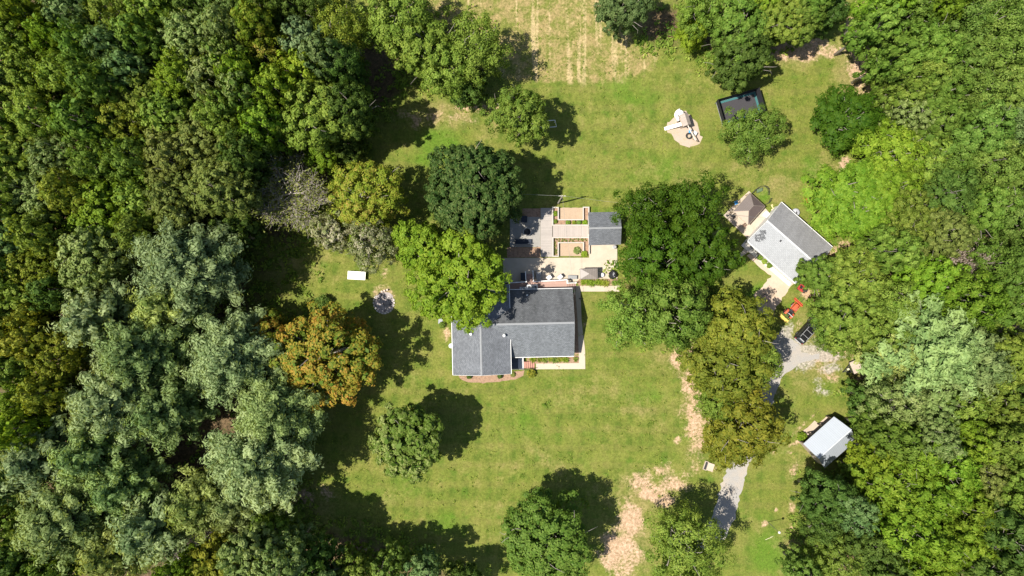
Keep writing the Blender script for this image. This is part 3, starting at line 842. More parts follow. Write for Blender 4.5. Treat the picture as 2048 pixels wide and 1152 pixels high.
many(E, [
    (1744, 56, 44, "mid"), (1764, 12, 46, "yg"), (1806, 40, 58, "mid"), (1868, 14, 46, "yg"), (1912, 48, 64, "fresh", "O"), (1976, 46, 64, "fresh", "O"), (2036, 22, 54, "mid", "O"), (1790, 114, 48, "mid"),
    (1832, 118, 60, "mid", "O"), (1902, 126, 62, "fresh", "O"), (1972, 122, 62, "fresh", "O"), (2036, 100, 54, "fresh", "O"), (1812, 170, 46, "mid"), (1850, 188, 54, "mid", "O"), (1922, 200, 60, "fresh", "O"), (1992, 190, 62, "fresh", "O"),
    (2046, 180, 48, "mid", "O"), (1822, 222, 48, "sage", "F"), (1862, 250, 46, "mid"), (1930, 272, 60, "fresh", "O"), (2000, 258, 60, "bg", "O"), (2046, 272, 50, "bg", "O"), (1890, 330, 54, "mid", "O"), (1962, 340, 58, "fresh", "O"),
    (2032, 350, 60, "fresh", "O"), (1882, 392, 54, "dark", "S"), (1952, 418, 56, "mid", "O"), (2022, 430, 60, "fresh", "O"), (1812, 446, 58, "olive", "F"), (1862, 472, 52, "dusty", "F"), (1768, 500, 46, "mid"),
    (1962, 520, 58, "mid", "O"), (2032, 520, 58, "fresh", "O"), (1846, 562, 60, "yg", "O"), (1924, 602, 64, "yg", "O"), (1986, 596, 58, "mid"), (2040, 610, 54, "mid"), (1632, 548, 40, "mid", "O", 11), (1704, 556, 58, "olive", "S", 15),
    (1690, 624, 70, "mid", "O", 15), (1772, 606, 62, "olive", "O", 16), (1762, 676, 58, "olive", "F", 16), (1662, 640, 46, "mid", "O", 12), (1664, 682, 34, "mid", "O", 9), (1862, 702, 108, "pineg", "P", 22), (1780, 706, 54, "piney", "P", 17),
    (1930, 726, 80, "pineg", "P", 20), (1990, 716, 54, "olive"), (2042, 700, 54, "olive"), (2000, 800, 58, "olive"), (2046, 790, 50, "dark"), (1738, 796, 42, "dark", "B", 12), (1728, 842, 26, "mid", "B", 8), (1782, 800, 56, "sage"),
    (1846, 800, 58, "sage", "B"), (1910, 806, 58, "mid"), (1766, 866, 46, "mid"), (1850, 868, 56, "sage", "F"), (1922, 872, 54, "yg"), (1982, 880, 58, "olive"), (2042, 876, 54, "olive"), (1756, 908, 48, "lime", "S", 15),
    (1812, 906, 58, "yg", "S"), (1882, 934, 62, "yg", "S"), (1770, 962, 62, "yg", "S"), (1842, 990, 62, "yg", "S"), (1912, 1004, 62, "yg", "S"), (1962, 950, 52, "dusty", "F"), (2032, 970, 58, "mid"), (1800, 1056, 58, "yg", "S"),
    (1872, 1082, 62, "yg", "S"), (1934, 1066, 52, "yg", "S"), (1996, 1056, 66, "dark", "S"), (2044, 1110, 56, "dark", "S"), (1962, 1132, 54, "dark", "S"), (1645, 992, 56, "dark", "O", 14), (1694, 1016, 54, "bg", "B", 15),
    (1640, 1042, 46, "dark", "O", 13), (1664, 1112, 56, "mid", "B", 14), (1606, 1142, 44, "fresh", "B", 12), (1724, 1086, 52, "dark", "B", 14), (1776, 1136, 50, "dark", "B", 15), (1842, 1146, 48, "yg", "S"), (1716, 940, 24, "mid", "B", 9),
])
T(952, 380, 97, "deep", "D", 16.0, L, "dense round deep green maple north of the house, over the round fire pit", 0.92)
T(925, 560, 98, "lime", "B", 16.5, L, "big lime green maple overhanging the north-west corner of the grey-roofed house")
T(846, 497, 64, "lime", "B", 13, L, "smaller lime green maple just west of the big one by the house")
T(732, 396, 90, "mixed", "B", 14, L, "big yellow and rust tree, north of the white table on the lawn")
T(744, 482, 58, "blush", "B", 13, L, "blush and silver tree whose leaves hang just above the white table")
T(668, 462, 44, "blush", "B", 12, L, "small silvery tree between the grey bare tree and the white table")
T(648, 714, 104, "orange", "B", 15.5, L, "orange turning maple, the larger orange crown, south-west of the ash heap")
T(548, 664, 44, "orange", "B", 13, L, "small orange turning tree against the north-west side of the orange maple")
T(605, 782, 46, "blush", "B", 11, L, "pale silvery tree tucked under the south edge of the orange maple")
T(822, 880, 72, "silver", "B", 13.5, L, "lone silvery green tree on the lawn south-west of the house")
T(1092, 1078, 96, "mid", "O", 15, L, "dark green oak at the bottom of the front lawn, west of the bare clay")
T(1370, 1092, 100, "olive", "O", 15, L, "olive oak at the bottom of the photo between bare clay and gravel drive")
T(1040, 231, 64, "olive", "B", 14, L, "lone light olive tree beside the white goal frame")
T(1506, 269, 67, "mid", "O", 10.5, L, "mid green oak spreading over the black and teal trampoline")


# labels: what it is, and where it stands counted from something one can find
MARKS = [("the grey-roofed house", 1024, 660), ("the white table", 713, 551), ("the ash heap", 768, 605), ("the grey bare tree", 585, 385), ("the orange maple", 640, 700), ("the white metal barn", 1658, 884),
         ("the utility trailer", 1710, 738), ("the black car", 1607, 668), ("the red tractor", 1580, 620), ("the pale-roofed cottage", 1580, 490), ("the play tower", 1370, 250), ("the trampoline", 1475, 215),
         ("the lamp post", 1550, 1058), ("the goal frame", 1098, 248), ("the top left corner", 0, 0), ("the top right corner", 2048, 0), ("the bottom left corner", 0, 1152), ("the bottom right corner", 2048, 1152),
         ("the brown-roofed gazebo", 1498, 418), ("the concrete block", 1418, 935), ("the lone silvery tree", 822, 880)]
ORD = ["nearest", "second nearest", "third nearest", "fourth nearest", "fifth nearest", "sixth nearest", "seventh nearest", "eighth nearest", "ninth nearest", "tenth nearest"]
PLACE = {W: "in west wood", E: "in east wood", L: "off the wood"}


def tree_labels():
    sets = {}
    for t in TREES:
        t["phrase"] = PAL[t["pal"]][0] + " " + KINDW[t["kind"]]
        if not t["label"]:
            sets.setdefault((t["phrase"], t["group"]), []).append(t)
    for (ph, g), ts in sets.items():
        for t in ts:
            best = None
            for nm, mx, my in MARKS:
                d = math.hypot(t["x"] - mx, t["y"] - my)
                rk = sum(1 for o in ts if math.hypot(o["x"] - mx, o["y"] - my) < d)
                sc = rk * 260 + d
                if rk < 10 and (best is None or sc < best[0]):
                    best = (sc, rk, nm)
            art = ph
            if len(ts) == 1:
                t["label"] = "%s %s, the only such tree, near %s" % (art, PLACE[g], best[2])
            else:
                t["label"] = "%s %s, %s to %s" % (art, PLACE[g], ORD[best[1]], best[2])


tree_labels()
SNAME = {"B": "broadleaf_tree", "O": "oak_tree", "F": "fine_leaved_tree", "S": "spray_leaved_tree", "D": "maple_tree", "P": "pine_tree"}
trng = random.Random(5)
for t in TREES:
    k = t["kind"]
    h = t["h"] or trng.uniform(16.5, 20.5)
    zc = 0.62 * h
    rw = t["r"] / 12 * (CAMH - zc) / CAMH
    if k == "B": key = "B3" if rw < 3.9 else ("B5" if rw < 6.0 else "B8")
    elif k == "D": key = "D8"
    else: key = k + ("5" if rw < 6.0 else "8")
    me, tm, Rp, hn = trng.choice(PROTO[key])
    x, y = U(t["x"], t["y"], zc)
    gz = ground_h(x, y)
    root = thing(SNAME[k], t["label"], "tree", (x, y, gz), trng.uniform(0, 6.28), t["group"])
    s = rw / Rp * 1.03; sz = h / hn
    c = bpy.data.objects.new("crown", me); COL.objects.link(c); c.parent = root
    c.scale = (s, s * t["sq"], sz)
    c.material_slots[0].link = 'OBJECT'
    c.material_slots[0].material = leafmat(t["pal"], PAL[t["pal"]][1])
    tk = bpy.data.objects.new("trunk", tm); COL.objects.link(tk); tk.parent = root
    tk.scale = (s, s, sz)


# bare and dead trees: twigs all the way out
def bare_tree(seed, Rr, h, leafy):
    rng = np.random.default_rng(seed)
    mb = MB(); tips = []
    tr = 0.05 * Rr + 0.06
    mb.tube([(0, 0, -0.3), (0, 0, h * .35), (0.1, 0, h * .75)], [tr * 1.3, tr, tr * .4], 6)
    for i in range(26):
        az = i * 2.4 + rng.uniform(-.3, .3); st = h * rng.uniform(.25, .7)
        ln = Rr * rng.uniform(.7, 1.05)
        e = np.array([math.cos(az) * ln, math.sin(az) * ln, st + h * rng.uniform(.05, .3)])
        pts = limb(mb, (0, 0, st), e, tr * .35, tr * .1, rng, 4, .06)
        for j in range(11):
            b = pts[1] + (pts[3] - pts[1]) * rng.uniform(0, 1)
            e2 = b + (e / np.linalg.norm(e) * .5 + rng.normal(size=3) * .55) * Rr * .30
            p2 = limb(mb, b, e2, tr * .12, tr * .05, rng, 3, .08)
            tips += [p2[2], p2[3]]
            for q in range(6):
                e3 = e2 + rng.normal(size=3) * Rr * .13
                limb(mb, p2[2], e3, tr * .06, tr * .035, rng, 3, .08)
                tips.append(e3)
    tips = np.array(tips)
    k = np.repeat(np.arange(len(tips)), leafy)
    P = tips[k] + rng.normal(size=(len(k), 3)) * .28
    V, F = cards(P, unit(rng.normal(size=(len(k), 3)) + np.array([0, 0, .5])), .2, rng, 1.7)
    return mb, V, F, rng.uniform(0, 1, len(k))


for (x, y, r, h, lf, lab, g, pal) in [
        (586, 388, 68, 11, 3, "grey bare tree with sparse dying leaves at the edge of the west wood", L, "twig"),
        (1902, 520, 46, 15, 8, "grey dying tree with pinkish twigs, the only bare crown in the east wood", E, "twig"),
        (412, 1078, 44, 9, 0, "leafless dead tree among pines near the bottom left, larger of two", W, "twig"),
        (362, 1112, 34, 8, 0, "leafless dead tree near the bottom left, smaller of two", W, "twig")]:
    x_, y_ = U(x, y, h * .6); gz = ground_h(x_, y_)
    rw = r / 12 * (CAMH - .6 * h) / CAMH
    root = thing("bare_tree", lab, "tree", (x_, y_, gz), 0.4, g)
    mb, V, F, tt = bare_tree(int(x), rw, h, max(lf, 1))
    mb.build("branches", DEADWOOD, root)
    if lf:
        o = bpy.data.objects.new("leaves", np_mesh("leaves", V, F, leafmat("dusty" if g == L else "twig", PAL["dusty" if g == L else "twig"][1]), tt))
        COL.objects.link(o); o.parent = root


# ---------------------------------------------------------------- undergrowth along the wood's edge and weeds in the lawn: nobody could count them
def tufts(name, n, lo, hi, size, rad, hgt, per, pal, seed, inv=False):
    rng = np.random.default_rng(seed)
    x = rng.uniform(-84, 84, n * 6); y = rng.uniform(-47, 47, n * 6)
    px, py = 1024 + x * 12, 576 - y * 12
    a = smooth_ell(px, py, LITTER) + rng.normal(size=len(x)) * 0.07
    blocked = smooth_ell(px, py, [(1040, 600, 130, 130), (1000, 670, 120, 90), (1145, 470, 105, 70), (1560, 490, 80, 70), (1500, 430, 50, 50), (1560, 600, 60, 60), (1580, 690, 70, 40), (1660, 884, 50, 50),
                                  (1470, 960, 40, 130), (1720, 735, 40, 25), (1370, 260, 45, 45), (1478, 216, 60, 40), (713, 551, 25, 18), (768, 600, 30, 34), (1250, 1080, 50, 80), (1440, 1080, 40, 120), (1530, 800, 40, 90)]) > 0.3
    ok = (a > lo) & (a < hi) & ~blocked
    x, y = x[ok][:n], y[ok][:n]
    k = np.repeat(np.arange(len(x)), per)
    sc = rng.uniform(0.5, 1.3, len(x))[k]
    P = np.stack([x[k] + rng.normal(size=len(k)) * rad * sc, y[k] + rng.normal(size=len(k)) * rad * sc, np.abs(rng.normal(size=len(k))) * hgt * sc + 0.02], 1)
    N = unit(rng.normal(size=(len(k), 3)) * 0.6 + np.array([0, 0, 0.8]))
    V, F = cards(P, N, size, rng, 1.8)
    t = np.clip(0.6 * rng.uniform(0, 1, len(x))[k] + 0.4 * rng.uniform(0, 1, len(k)), 0, 1)
    o = bpy.data.objects.new(name, np_mesh(name, V, F, leafmat(pal, PAL[pal][1]), t))
    COL.objects.link(o)
    return tag(o, kind="stuff")


tufts("undergrowth", 4200, 0.22, 0.75, 0.26, 0.28, 0.28, 16, "olive", 3)
tufts("undergrowth", 1800, 0.35, 1.3, 0.30, 0.35, 0.40, 16, "mid", 4)
tufts("weeds", 1300, -0.5, 0.25, 0.13, 0.16, 0.05, 7, "olive", 6)
# ---------------------------------------------------------------- paving, drive and beds (the setting)
CONC = plain("concrete", (0.455, 0.385, 0.30), joint=3.1, jrot=R(1), rough=0.9, var=0.10, scale=1.2, bump=0.1, dirt=(0.34, 0.275, 0.20), dirt_scale=0.35, dirt_amt=0.6)
CONC2 = plain("old_concrete", (0.46, 0.38, 0.295), rough=0.92, var=0.14, scale=1.5, bump=0.15, dirt=(0.33, 0.25, 0.18), dirt_scale=0.45, dirt_amt=0.7)
PAVER = plain("patio_stone", (0.27, 0.255, 0.23), rough=0.9, var=0.2, scale=2.5, bump=0.2)
GRAVEL = plain("gravel", (0.31, 0.29, 0.265), rough=0.95, var=0.22, scale=6, bump=0.6, dirt=(0.42, 0.34, 0.25), dirt_scale=0.35, dirt_amt=0.6)
DIRT = plain("packed_dirt", (0.48, 0.375, 0.285), rough=0.95, var=0.14, scale=2.0, bump=0.4, dirt=(0.42, 0.31, 0.20), dirt_scale=0.5, dirt_amt=0.75)
MULCH = plain("bark_mulch", (0.32, 0.205, 0.135), rough=0.95, var=0.45, scale=7, bump=0.8, dirt=(0.12, 0.075, 0.05), dirt_scale=2.5, dirt_amt=0.8)
SAND = plain("sand", (0.385, 0.285, 0.195), rough=0.95, var=0.16, scale=5, bump=0.4, dirt=(0.30, 0.21, 0.14), dirt_scale=1.2, dirt_amt=0.5)
PLAYSAND = plain("play_sand", (0.41, 0.32, 0.25), rough=0.95, var=0.14, scale=3, bump=0.4, dirt=(0.30, 0.28, 0.12), dirt_scale=0.9, dirt_amt=0.6)
ASH = plain("ash", (0.36, 0.315, 0.30), rough=0.95, var=0.55, scale=3.2, bump=0.8, dirt=(0.05, 0.045, 0.045), dirt_scale=1.3, dirt_amt=0.95)
prng = random.Random(11)


def ragged(pts, step=0.7, amp=0.18):
    out = []
    for i in range(len(pts)):
        a = Vector(pts[i]); b = Vector(pts[(i + 1) % len(pts)])
        n = max(1, int((b - a).length / step))
        for k in range(n):
            p = a.lerp(b, k / n)
            out.append((p.x + prng.uniform(-amp, amp), p.y + prng.uniform(-amp, amp)))
    return out


def sheet(name, px, mat, z0, z1, rag=0.0, step=0.7, kind="structure"):
    pts = [U(*p) for p in px]
    if rag: pts = ragged(pts, step, rag)
    return tag(MB().prism(pts, z0, z1).build(name, mat), kind=kind)


def patch(name, px, mat, z, rag=0.0, step=0.7):
    """a thin sheet laid on the ground"""
    pts = [U(*p) for p in px]
    if rag: pts = ragged(pts, step, rag)
    me = MB(); n = len(pts)
    me.add([(p[0], p[1], z) for p in pts], [tuple(range(n))])
    o = me.build(name, mat)
    return tag(o, kind="structure")


patch("driveway", [(1350, 1140), (1395, 1085), (1416, 1050), (1428, 1020), (1440, 975), (1462, 920), (1490, 862), (1516, 800), (1528, 770), (1537, 730), (1545, 690), (1552, 668), (1566, 662), (1572, 676), (1584, 681), (1598, 690), (1605, 705),
                   (1622, 712), (1640, 708), (1636, 720), (1612, 722), (1592, 732), (1572, 748), (1560, 765), (1550, 790), (1535, 850), (1512, 905), (1494, 940), (1482, 985), (1468, 1040), (1448, 1078), (1418, 1115), (1385, 1150)], GRAVEL, 0.004, 0.24, 0.55)
patch("dirt_pad", [(1508, 590), (1520, 578), (1536, 560), (1546, 545), (1560, 548), (1590, 566), (1583, 572), (1570, 590), (1556, 606), (1545, 628), (1536, 640), (1522, 640), (1512, 615)], DIRT, 0.004, 0.22, 0.5)
patch("gravel_strip", [(1494, 512), (1510, 503), (1530, 522), (1548, 540), (1558, 548), (1544, 551), (1536, 549), (1516, 530)], DIRT, 0.008, 0.10, 0.6)
sheet("patio", [(1006, 516), (1178, 515.5), (1179, 489), (1234, 489), (1235, 557.5), (1160, 557.5), (1152, 564), (1130, 564), (1006, 566)], CONC, -0.2, 0.05)
sheet("fire_pit_patio", [(1020, 434), (1081, 434), (1081, 494), (1020, 494)], PAVER, -0.2, 0.045)
sheet("walkway", [(1152, 571.5), (1240, 571.5), (1240, 583), (1161, 583), (1163, 640), (1170, 700), (1170.5, 738), (1072, 738.5), (1072, 727), (1158, 726), (1155, 640), (1151, 583)], CONC, -0.2, 0.045)
sheet("cottage_walk", [(1500, 482), (1507, 497), (1492, 507), (1467, 526), (1458, 519), (1484, 503)], CONC, -0.2, 0.045)
sheet("gazebo_pad", [(1447, 431), (1462, 415), (1498, 382), (1545, 432), (1496, 478)], CONC2, -0.2, 0.05)
sheet("barn_slab", [(1614, 870), (1606, 861), (1616, 854), (1629, 841), (1640, 850), (1628, 862)], CONC2, -0.2, 0.06)
patch("front_mulch_bed", [(917, 749), (1022, 745), (1048, 741), (1046, 752), (1030, 758), (1005, 763), (965, 766), (930, 763), (919, 757)], MULCH, 0.012, 0.10, 0.5)
patch("porch_mulch_bed", [(1054, 712), (1158, 711), (1158, 726.5), (1078, 727), (1054, 727)], MULCH, 0.010, 0.0)
patch("patio_mulch_bed", [(1150, 558), (1236, 558), (1236, 571), (1158, 571)], MULCH, 0.012, 0.06, 0.5)
patch("upper_mulch_bed", [(1045, 417), (1081, 417), (1081, 434), (1045, 434)], MULCH, 0.012)
patch("lower_mulch_bed", [(1014, 494.5), (1081, 494.5), (1081, 515), (1014, 515)], MULCH, 0.012, 0.05, .5)
patch("east_mulch_bed", [(1146, 585), (1153.5, 585), (1158, 640), (1161, 706), (1150, 710)], MULCH, 0.010)
patch("play_sand", [(1330, 256), (1345, 237), (1358, 220), (1371, 222.6), (1386, 234.7), (1392, 248), (1395.5, 259), (1403, 276), (1400.7, 286.8), (1377.3, 295.5), (1361.7, 291), (1346, 273.8), (1333, 262.5)], PLAYSAND, 0.010, 0.26, 0.5)
patch("sand_bed", [(1117, 415.5), (1166, 415.5), (1166, 439), (1117, 439)], SAND, 0.012, 0.05, .4)
patch("lower_sand_bed", [(1117, 487), (1167, 487), (1167, 512), (1117, 512)], SAND, 0.012)
patch("planting_bed", [(1106, 416), (1116, 416), (1116, 440), (1167, 440), (1167, 416), (1177, 416), (1177, 450), (1106, 450)], MULCH, 0.010)
patch("lower_planting_bed", [(1106, 475.5), (1177, 475.5), (1177, 512), (1168, 512), (1168, 486), (1116, 486), (1116, 512), (1106, 512)], MULCH, 0.010)

# ---------------------------------------------------------------- common materials
WHITE = plain("white_paint", (0.78, 0.77, 0.74), rough=0.5, var=0.05)
SIDING = striped("white_siding", (0.74, 0.73, 0.70), 2, 0.2, gap=(0.42, 0.41, 0.39), gapw=0.12, var=0.05)
GLASS = plain("window_glass", (0.05, 0.06, 0.07), rough=0.08, spec=0.8, var=0.2)
DARKM = plain("dark_metal", (0.035, 0.035, 0.038), rough=0.5, var=0.2)
BLACK = plain("black_fabric", (0.018, 0.018, 0.020), rough=0.8, var=0.4, scale=8, bump=0.3)
RUBBER = plain("tyre_rubber", (0.025, 0.025, 0.025), rough=0.85)
GREYM = plain("grey_metal", (0.36, 0.36, 0.37), rough=0.45, metal=0.4, var=0.12)
PALEM = plain("galvanised", (0.62, 0.62, 0.63), rough=0.4, metal=0.3, var=0.08)
WOOD = striped("weathered_boards", (0.36, 0.32, 0.285), 1, 0.16, gap=(0.20, 0.17, 0.15), gapw=0.10, var=0.16)
WOODX = striped("weathered_boards_across", (0.37, 0.32, 0.28), 0, 0.16, gap=(0.22, 0.18, 0.15), gapw=0.10, var=0.16)
TIMBER = plain("timber", (0.47, 0.37, 0.26), rough=0.85, var=0.25, scale=5)
CAPW = plain("planter_cap", (0.43, 0.39, 0.34), rough=0.75, var=0.10)
DECKB = striped("deck_boards", (0.37, 0.235, 0.19), 1, 0.15, gap=(0.20, 0.11, 0.08), gapw=0.08, var=0.12)
NAVY = plain("navy_cushion", (0.030, 0.038, 0.055), rough=0.8, var=0.2)
STONE = plain("field_stone", (0.55, 0.50, 0.45), rough=0.9, var=0.3, scale=3)
LEAFY = {}


def foliage(mb_pts, name, pal, parent, size=0.16, per=40, rad=0.3, seed=1, aspect=2.0, up=0.6, flat=1.0):
    """leaf cards round a set of points -> one mesh"""
    rng = np.random.default_rng(seed)
    P0 = np.array(mb_pts, float)
    k = np.repeat(np.arange(len(P0)), per)
    d = unit(rng.normal(size=(len(k), 3)))
    d[:, 2] = np.abs(d[:, 2])
    P = P0[k] + d * rad * rng.uniform(0.35, 1.0, (len(k), 1)) * np.array([1, 1, flat])
    N = unit(d + np.array([0, 0, up]) + rng.normal(size=(len(k), 3)) * .4)
    V, F = cards(P, N, size, rng, aspect)
    ct = rng.uniform(0, 1, len(P0))
    tt = np.clip(.5 * ct[k] + .5 * rng.uniform(0, 1, len(k)), 0, 1)
    o = bpy.data.objects.new(name, np_mesh(name, V, F, leafmat(pal, PAL[pal][1]), tt))
    COL.objects.link(o)
    if parent is not None: o.parent = parent
    return o


def bush(px, py, r, pal, label, h=None, seed=1, name="round_shrub", cat="shrub", group=None, leaf=0.13):
    h = h or r * 1.5
    x, y = U(px, py, h * .6)
    root = thing(name, label, cat, (x, y, 0), 0, group)
    rng = np.random.default_rng(seed)
    d = fib(26, rng); d = d[d[:, 2] > -0.35]
    pts = d * np.array([r, r, h * .55]) * 0.72 + np.array([0, 0, h * .5])
    foliage(pts, "foliage", pal, root, leaf, 55, r * .38, seed, 1.5)
    m = MB().tube([(0, 0, -.1), (0, 0, h * .6)], [.05, .03], 5)
    for q in pts[::4]: m.tube([(0, 0, h * .25), tuple(q)], [.02, .008], 4)
    m.build("stem", BARK, root)
    return root


def strap_plant(px, py, r, pal, label, group, seed):
    """a clump of arching strap leaves"""
    x, y = U(px, py, .2)
    root = thing("daylily_clump", label, "plant", (x, y, 0), 0, group)
    rng = np.random.default_rng(seed); mb = MB()
    V = []; F = []; TT = []
    for i in range(70):
        az = rng.uniform(0, 6.28); ln = r * rng.uniform(.6, 1.1); hh = rng.uniform(.25, .55); w = .035
        dx, dy = math.cos(az), math.sin(az); sx, sy = -dy, dx
        ox, oy = rng.normal() * .08, rng.normal() * .08
        prof = [(0, 0, 1), (.35, hh * .8, 1), (.7, hh, .8), (1, hh * .6, .2)]
        b = len(V)
        for u, z, ww in prof:
            for s in (-1, 1):
                V.append((ox + dx * u * ln + sx * w * ww * s, oy + dy * u * ln + sy * w * ww * s, z + .02))
        for q in range(3):
            F.append((b + 2 * q, b + 2 * q + 1, b + 2 * q + 3, b + 2 * q + 2)); TT.append(rng.uniform(0, 1))
    o = bpy.data.objects.new("leaves", np_mesh("leaves", np.array(V), np.array(F), leafmat(pal, PAL[pal][1]), np.array(TT)))
    COL.objects.link(o); o.parent = root
    MB().lathe([(0.001, .16), (.07, .1), (.09, -.05)], seg=8).build("root_crown", BARK, root)
    return root


# ---------------------------------------------------------------- the house
house = thing("house", "low house with grey shingled cross-gable roof and brownish deck, in the middle of the lawn", "house", (0, -6, 0), R(1.3))
HS = []


def hp(x, y, z=0):
    return Vector((x, y + 6, z))


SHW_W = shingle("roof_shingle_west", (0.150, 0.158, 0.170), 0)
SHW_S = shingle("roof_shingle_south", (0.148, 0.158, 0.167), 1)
SHW_N = shingle("roof_shingle_north", (0.098, 0.102, 0.107), 1, streak=0.30)  # darker, streakier shingle tone for the north slope
RIDGE = plain("ridge_cap", (0.24, 0.245, 0.25), rough=0.9, var=0.2, scale=6)
SLATE = plain("porch_slate", (0.075, 0.085, 0.10), rough=0.8, var=0.3)
# walls: two gabled prisms
m = MB()
wx0, wx1, wy0, wy1 = -9.25, -.72, -13.4, .2
xr = -4.98
sec = [(wx0, 0.0), (wx0, 4.12), (xr, 5.38), (wx1, 4.12), (wx1, 0.0)]
m.loft([[hp(x, y, z) for x, z in sec] for y in (wy0, wy1)])
m.build("wall", SIDING, house)
m = MB()
yr = -5.75
sec = [(-10.85, 0.0), (-10.85, 2.98), (yr, 4.98), (-.95, 2.98), (-.95, 0.0)]
m.loft([[hp(x, y, z) for y, z in sec] for x in (-.70, 9.55)])
m.build("wall", SIDING, house)
m = MB().box(hp(-4.985, -6.6, .2), (8.62, 13.7, .5)); m.box(hp(4.43, -5.9, .2), (10.3, 9.98, .5)); m.build("foundation", plain("block_foundation", (.32, .30, .28), rough=.9), house)
# west wing roof
W0, W1, WY0, WY1 = -9.64, -.32, -13.78, .56
m = MB(); m.slab([hp(xr, WY0, 5.55), hp(xr, WY1, 5.55), hp(W0, WY1, 4.15), hp(W0, WY0, 4.15)], .13)
m.build("roof", SHW_W, house)
m = MB(); m.slab([hp(xr, WY1, 5.55), hp(xr, WY0, 5.55), hp(W1, WY0, 4.15), hp(W1, WY1, 4.15)], .13)
m.build("roof", SHW_W, house)
# east wing roof
EX, EY0, EY1, ez, er = 9.95, -11.25, -.30, 2.92, 5.15
sl_ = (er - ez) / (EY1 - yr)
xv = xr + (5.55 - er) / .30
def wz(x): return 5.55 - .30 * (x - xr)
xm = -.9
ym = yr + (er - wz(xm)) / sl_
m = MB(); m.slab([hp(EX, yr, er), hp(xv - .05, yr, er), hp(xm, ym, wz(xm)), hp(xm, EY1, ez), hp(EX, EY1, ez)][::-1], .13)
m.build("roof", SHW_N, house, label="north slope, darker than the south slope")
m = MB()
s2 = (er - ez) / (yr - EY0)
ym2 = yr - (er - wz(xm)) / s2
m.slab([hp(EX, yr, er), hp(xv - .05, yr, er), hp(xm, ym2, wz(xm)), hp(xm, EY0, ez), hp(EX, EY0, ez)], .13)
m.build("roof", SHW_S, house)
# ridge caps
m = MB(); m.slab([hp(xr - .16, WY0 - .01, 5.53), hp(xr, WY0 - .01, 5.60), hp(xr + .16, WY0 - .01, 5.53), hp(xr + .16, WY1 + .01, 5.53), hp(xr, WY1 + .01, 5.60), hp(xr - .16, WY1 + .01, 5.53)], .05)
m.build("ridge_cap", RIDGE, house)
m = MB()
for sgn in (1, -1):
    pts = [hp(xv - .2, yr, er + .045), hp(EX + .01, yr, er + .045), hp(EX + .01, yr + sgn * .16, er - .01), hp(xv + .05, yr + sgn * .16, er - .01)]
    m.slab(pts if sgn < 0 else pts[::-1], .04)
m.build("ridge_cap", RIDGE, house)
# gutters and rake boards
m = MB(); m.box(hp(W0 - .05, (WY0 + WY1) / 2, 4.06), (.08, WY1 - WY0, .13)); m.build("gutter", WHITE, house)
m = MB(); m.box(hp(W1 + .05, (WY0 + WY1) / 2, 4.06), (.08, WY1 - WY0, .13)); m.build("gutter", WHITE, house)
m = MB(); m.box(hp((xm + EX) / 2 + .2, EY1 + .06, ez - .08), (EX - xm - .4, .08, .13)); m.build("gutter", WHITE, house)
m = MB(); m.box(hp((W1 + EX) / 2 + .35, EY0 - .06, ez - .08), (EX - W1 - .7, .08, .13)); m.build("gutter", WHITE, house)
for yy in (WY0 - .02, WY1 + .02):
    m = MB(); m.bar(hp(W0, yy, 4.0), hp(xr, yy, 5.4), .03, .18); m.bar(hp(xr, yy, 5.4), hp(W1, yy, 4.0), .03, .18); m.build("rake_board", WHITE, house)
m = MB(); m.bar(hp(EX + .02, EY0, ez - .15), hp(EX + .02, yr, er - .15), .03, .18); m.bar(hp(EX + .02, yr, er - .15), hp(EX + .02, EY1, ez - .15), .03, .18); m.build("rake_board", WHITE, house)
# chimney pipe with cap, roof vents, dish
m = MB(); m.tube([hp(-1.28, -7.55, 4.2), hp(-1.28, -7.55, 5.0)], .11, 12); ch = m.build("chimney_pipe", GREYM, house)
m = MB(); m.lathe([(.24, 0), (.26, .06), (.16, .18), (.02, .22)], hp(-1.28, -7.55, 4.98), 16); m.lathe([(.02, .0), (.24, 0)], hp(-1.28, -7.55, 4.98), 16); m.build("cap", WHITE, ch, smooth=True)
m = MB(); m.tube([hp(-6.55, -7.15, 4.9), hp(-6.55, -7.15, 5.4)], .15, 12); vt = m.build("roof_vent", PALEM, house)
m = MB(); m.lathe([(.02, .28), (.16, .24), (.25, .1), (.25, 0), (.02, 0)], hp(-6.55, -7.15, 5.38), 16); m.build("cap", WHITE, vt, smooth=True)
for vx, vy, vz in ((2.55, -1.2, 3.2), (-3.6, -4.1, 5.0), (-4.9, -5.0, 5.45)):
    m = MB(); m.tube([hp(vx, vy, vz), hp(vx, vy, vz + .42)], .07, 10); m.lathe([(.16, 0), (.09, .1), (.08, .12)], hp(vx, vy, vz + .12), 10); m.build("vent_pipe", WHITE, house)
m = MB(); m.torus(hp(-9.9, -9.1, 3.7), .34, .05, 20, 6, Matrix.Rotation(R(15), 3, 'Y')); m.lathe([(.3, .0), (.2, -.06), (.01, -.09)], hp(-9.9, -9.1, 3.7), 18); d_ = m.build("satellite_dish", WHITE, house)
m = MB(); m.bar(hp(-9.26, -9.1, 3.4), hp(-9.85, -9.1, 3.55), .05); m.bar(hp(-9.85, -9.1, 3.6), hp(-10.15, -9.1, 4.05), .03); m.build("mount", GREYM, d_)


def window(parent, c, w, h, axis):
    s = (w, .06, h) if axis == 'y' else (.06, w, h)
    f = MB()
    cx, cy, cz = c
    for dx, dz, ww, hh in ((0, h / 2, w + .16, .08), (0, -h / 2, w + .16, .08), (-w / 2, 0, .08, h), (w / 2, 0, .08, h), (0, 0, .04, h)):
        f.box((cx + dx, cy, cz + dz) if axis == 'y' else (cx, cy + dx, cz + dz), (ww, .09, hh) if axis == 'y' else (.09, ww, hh))
    o = f.build("window", WHITE, parent)
    MB().box(c, s).build("pane", GLASS, o)


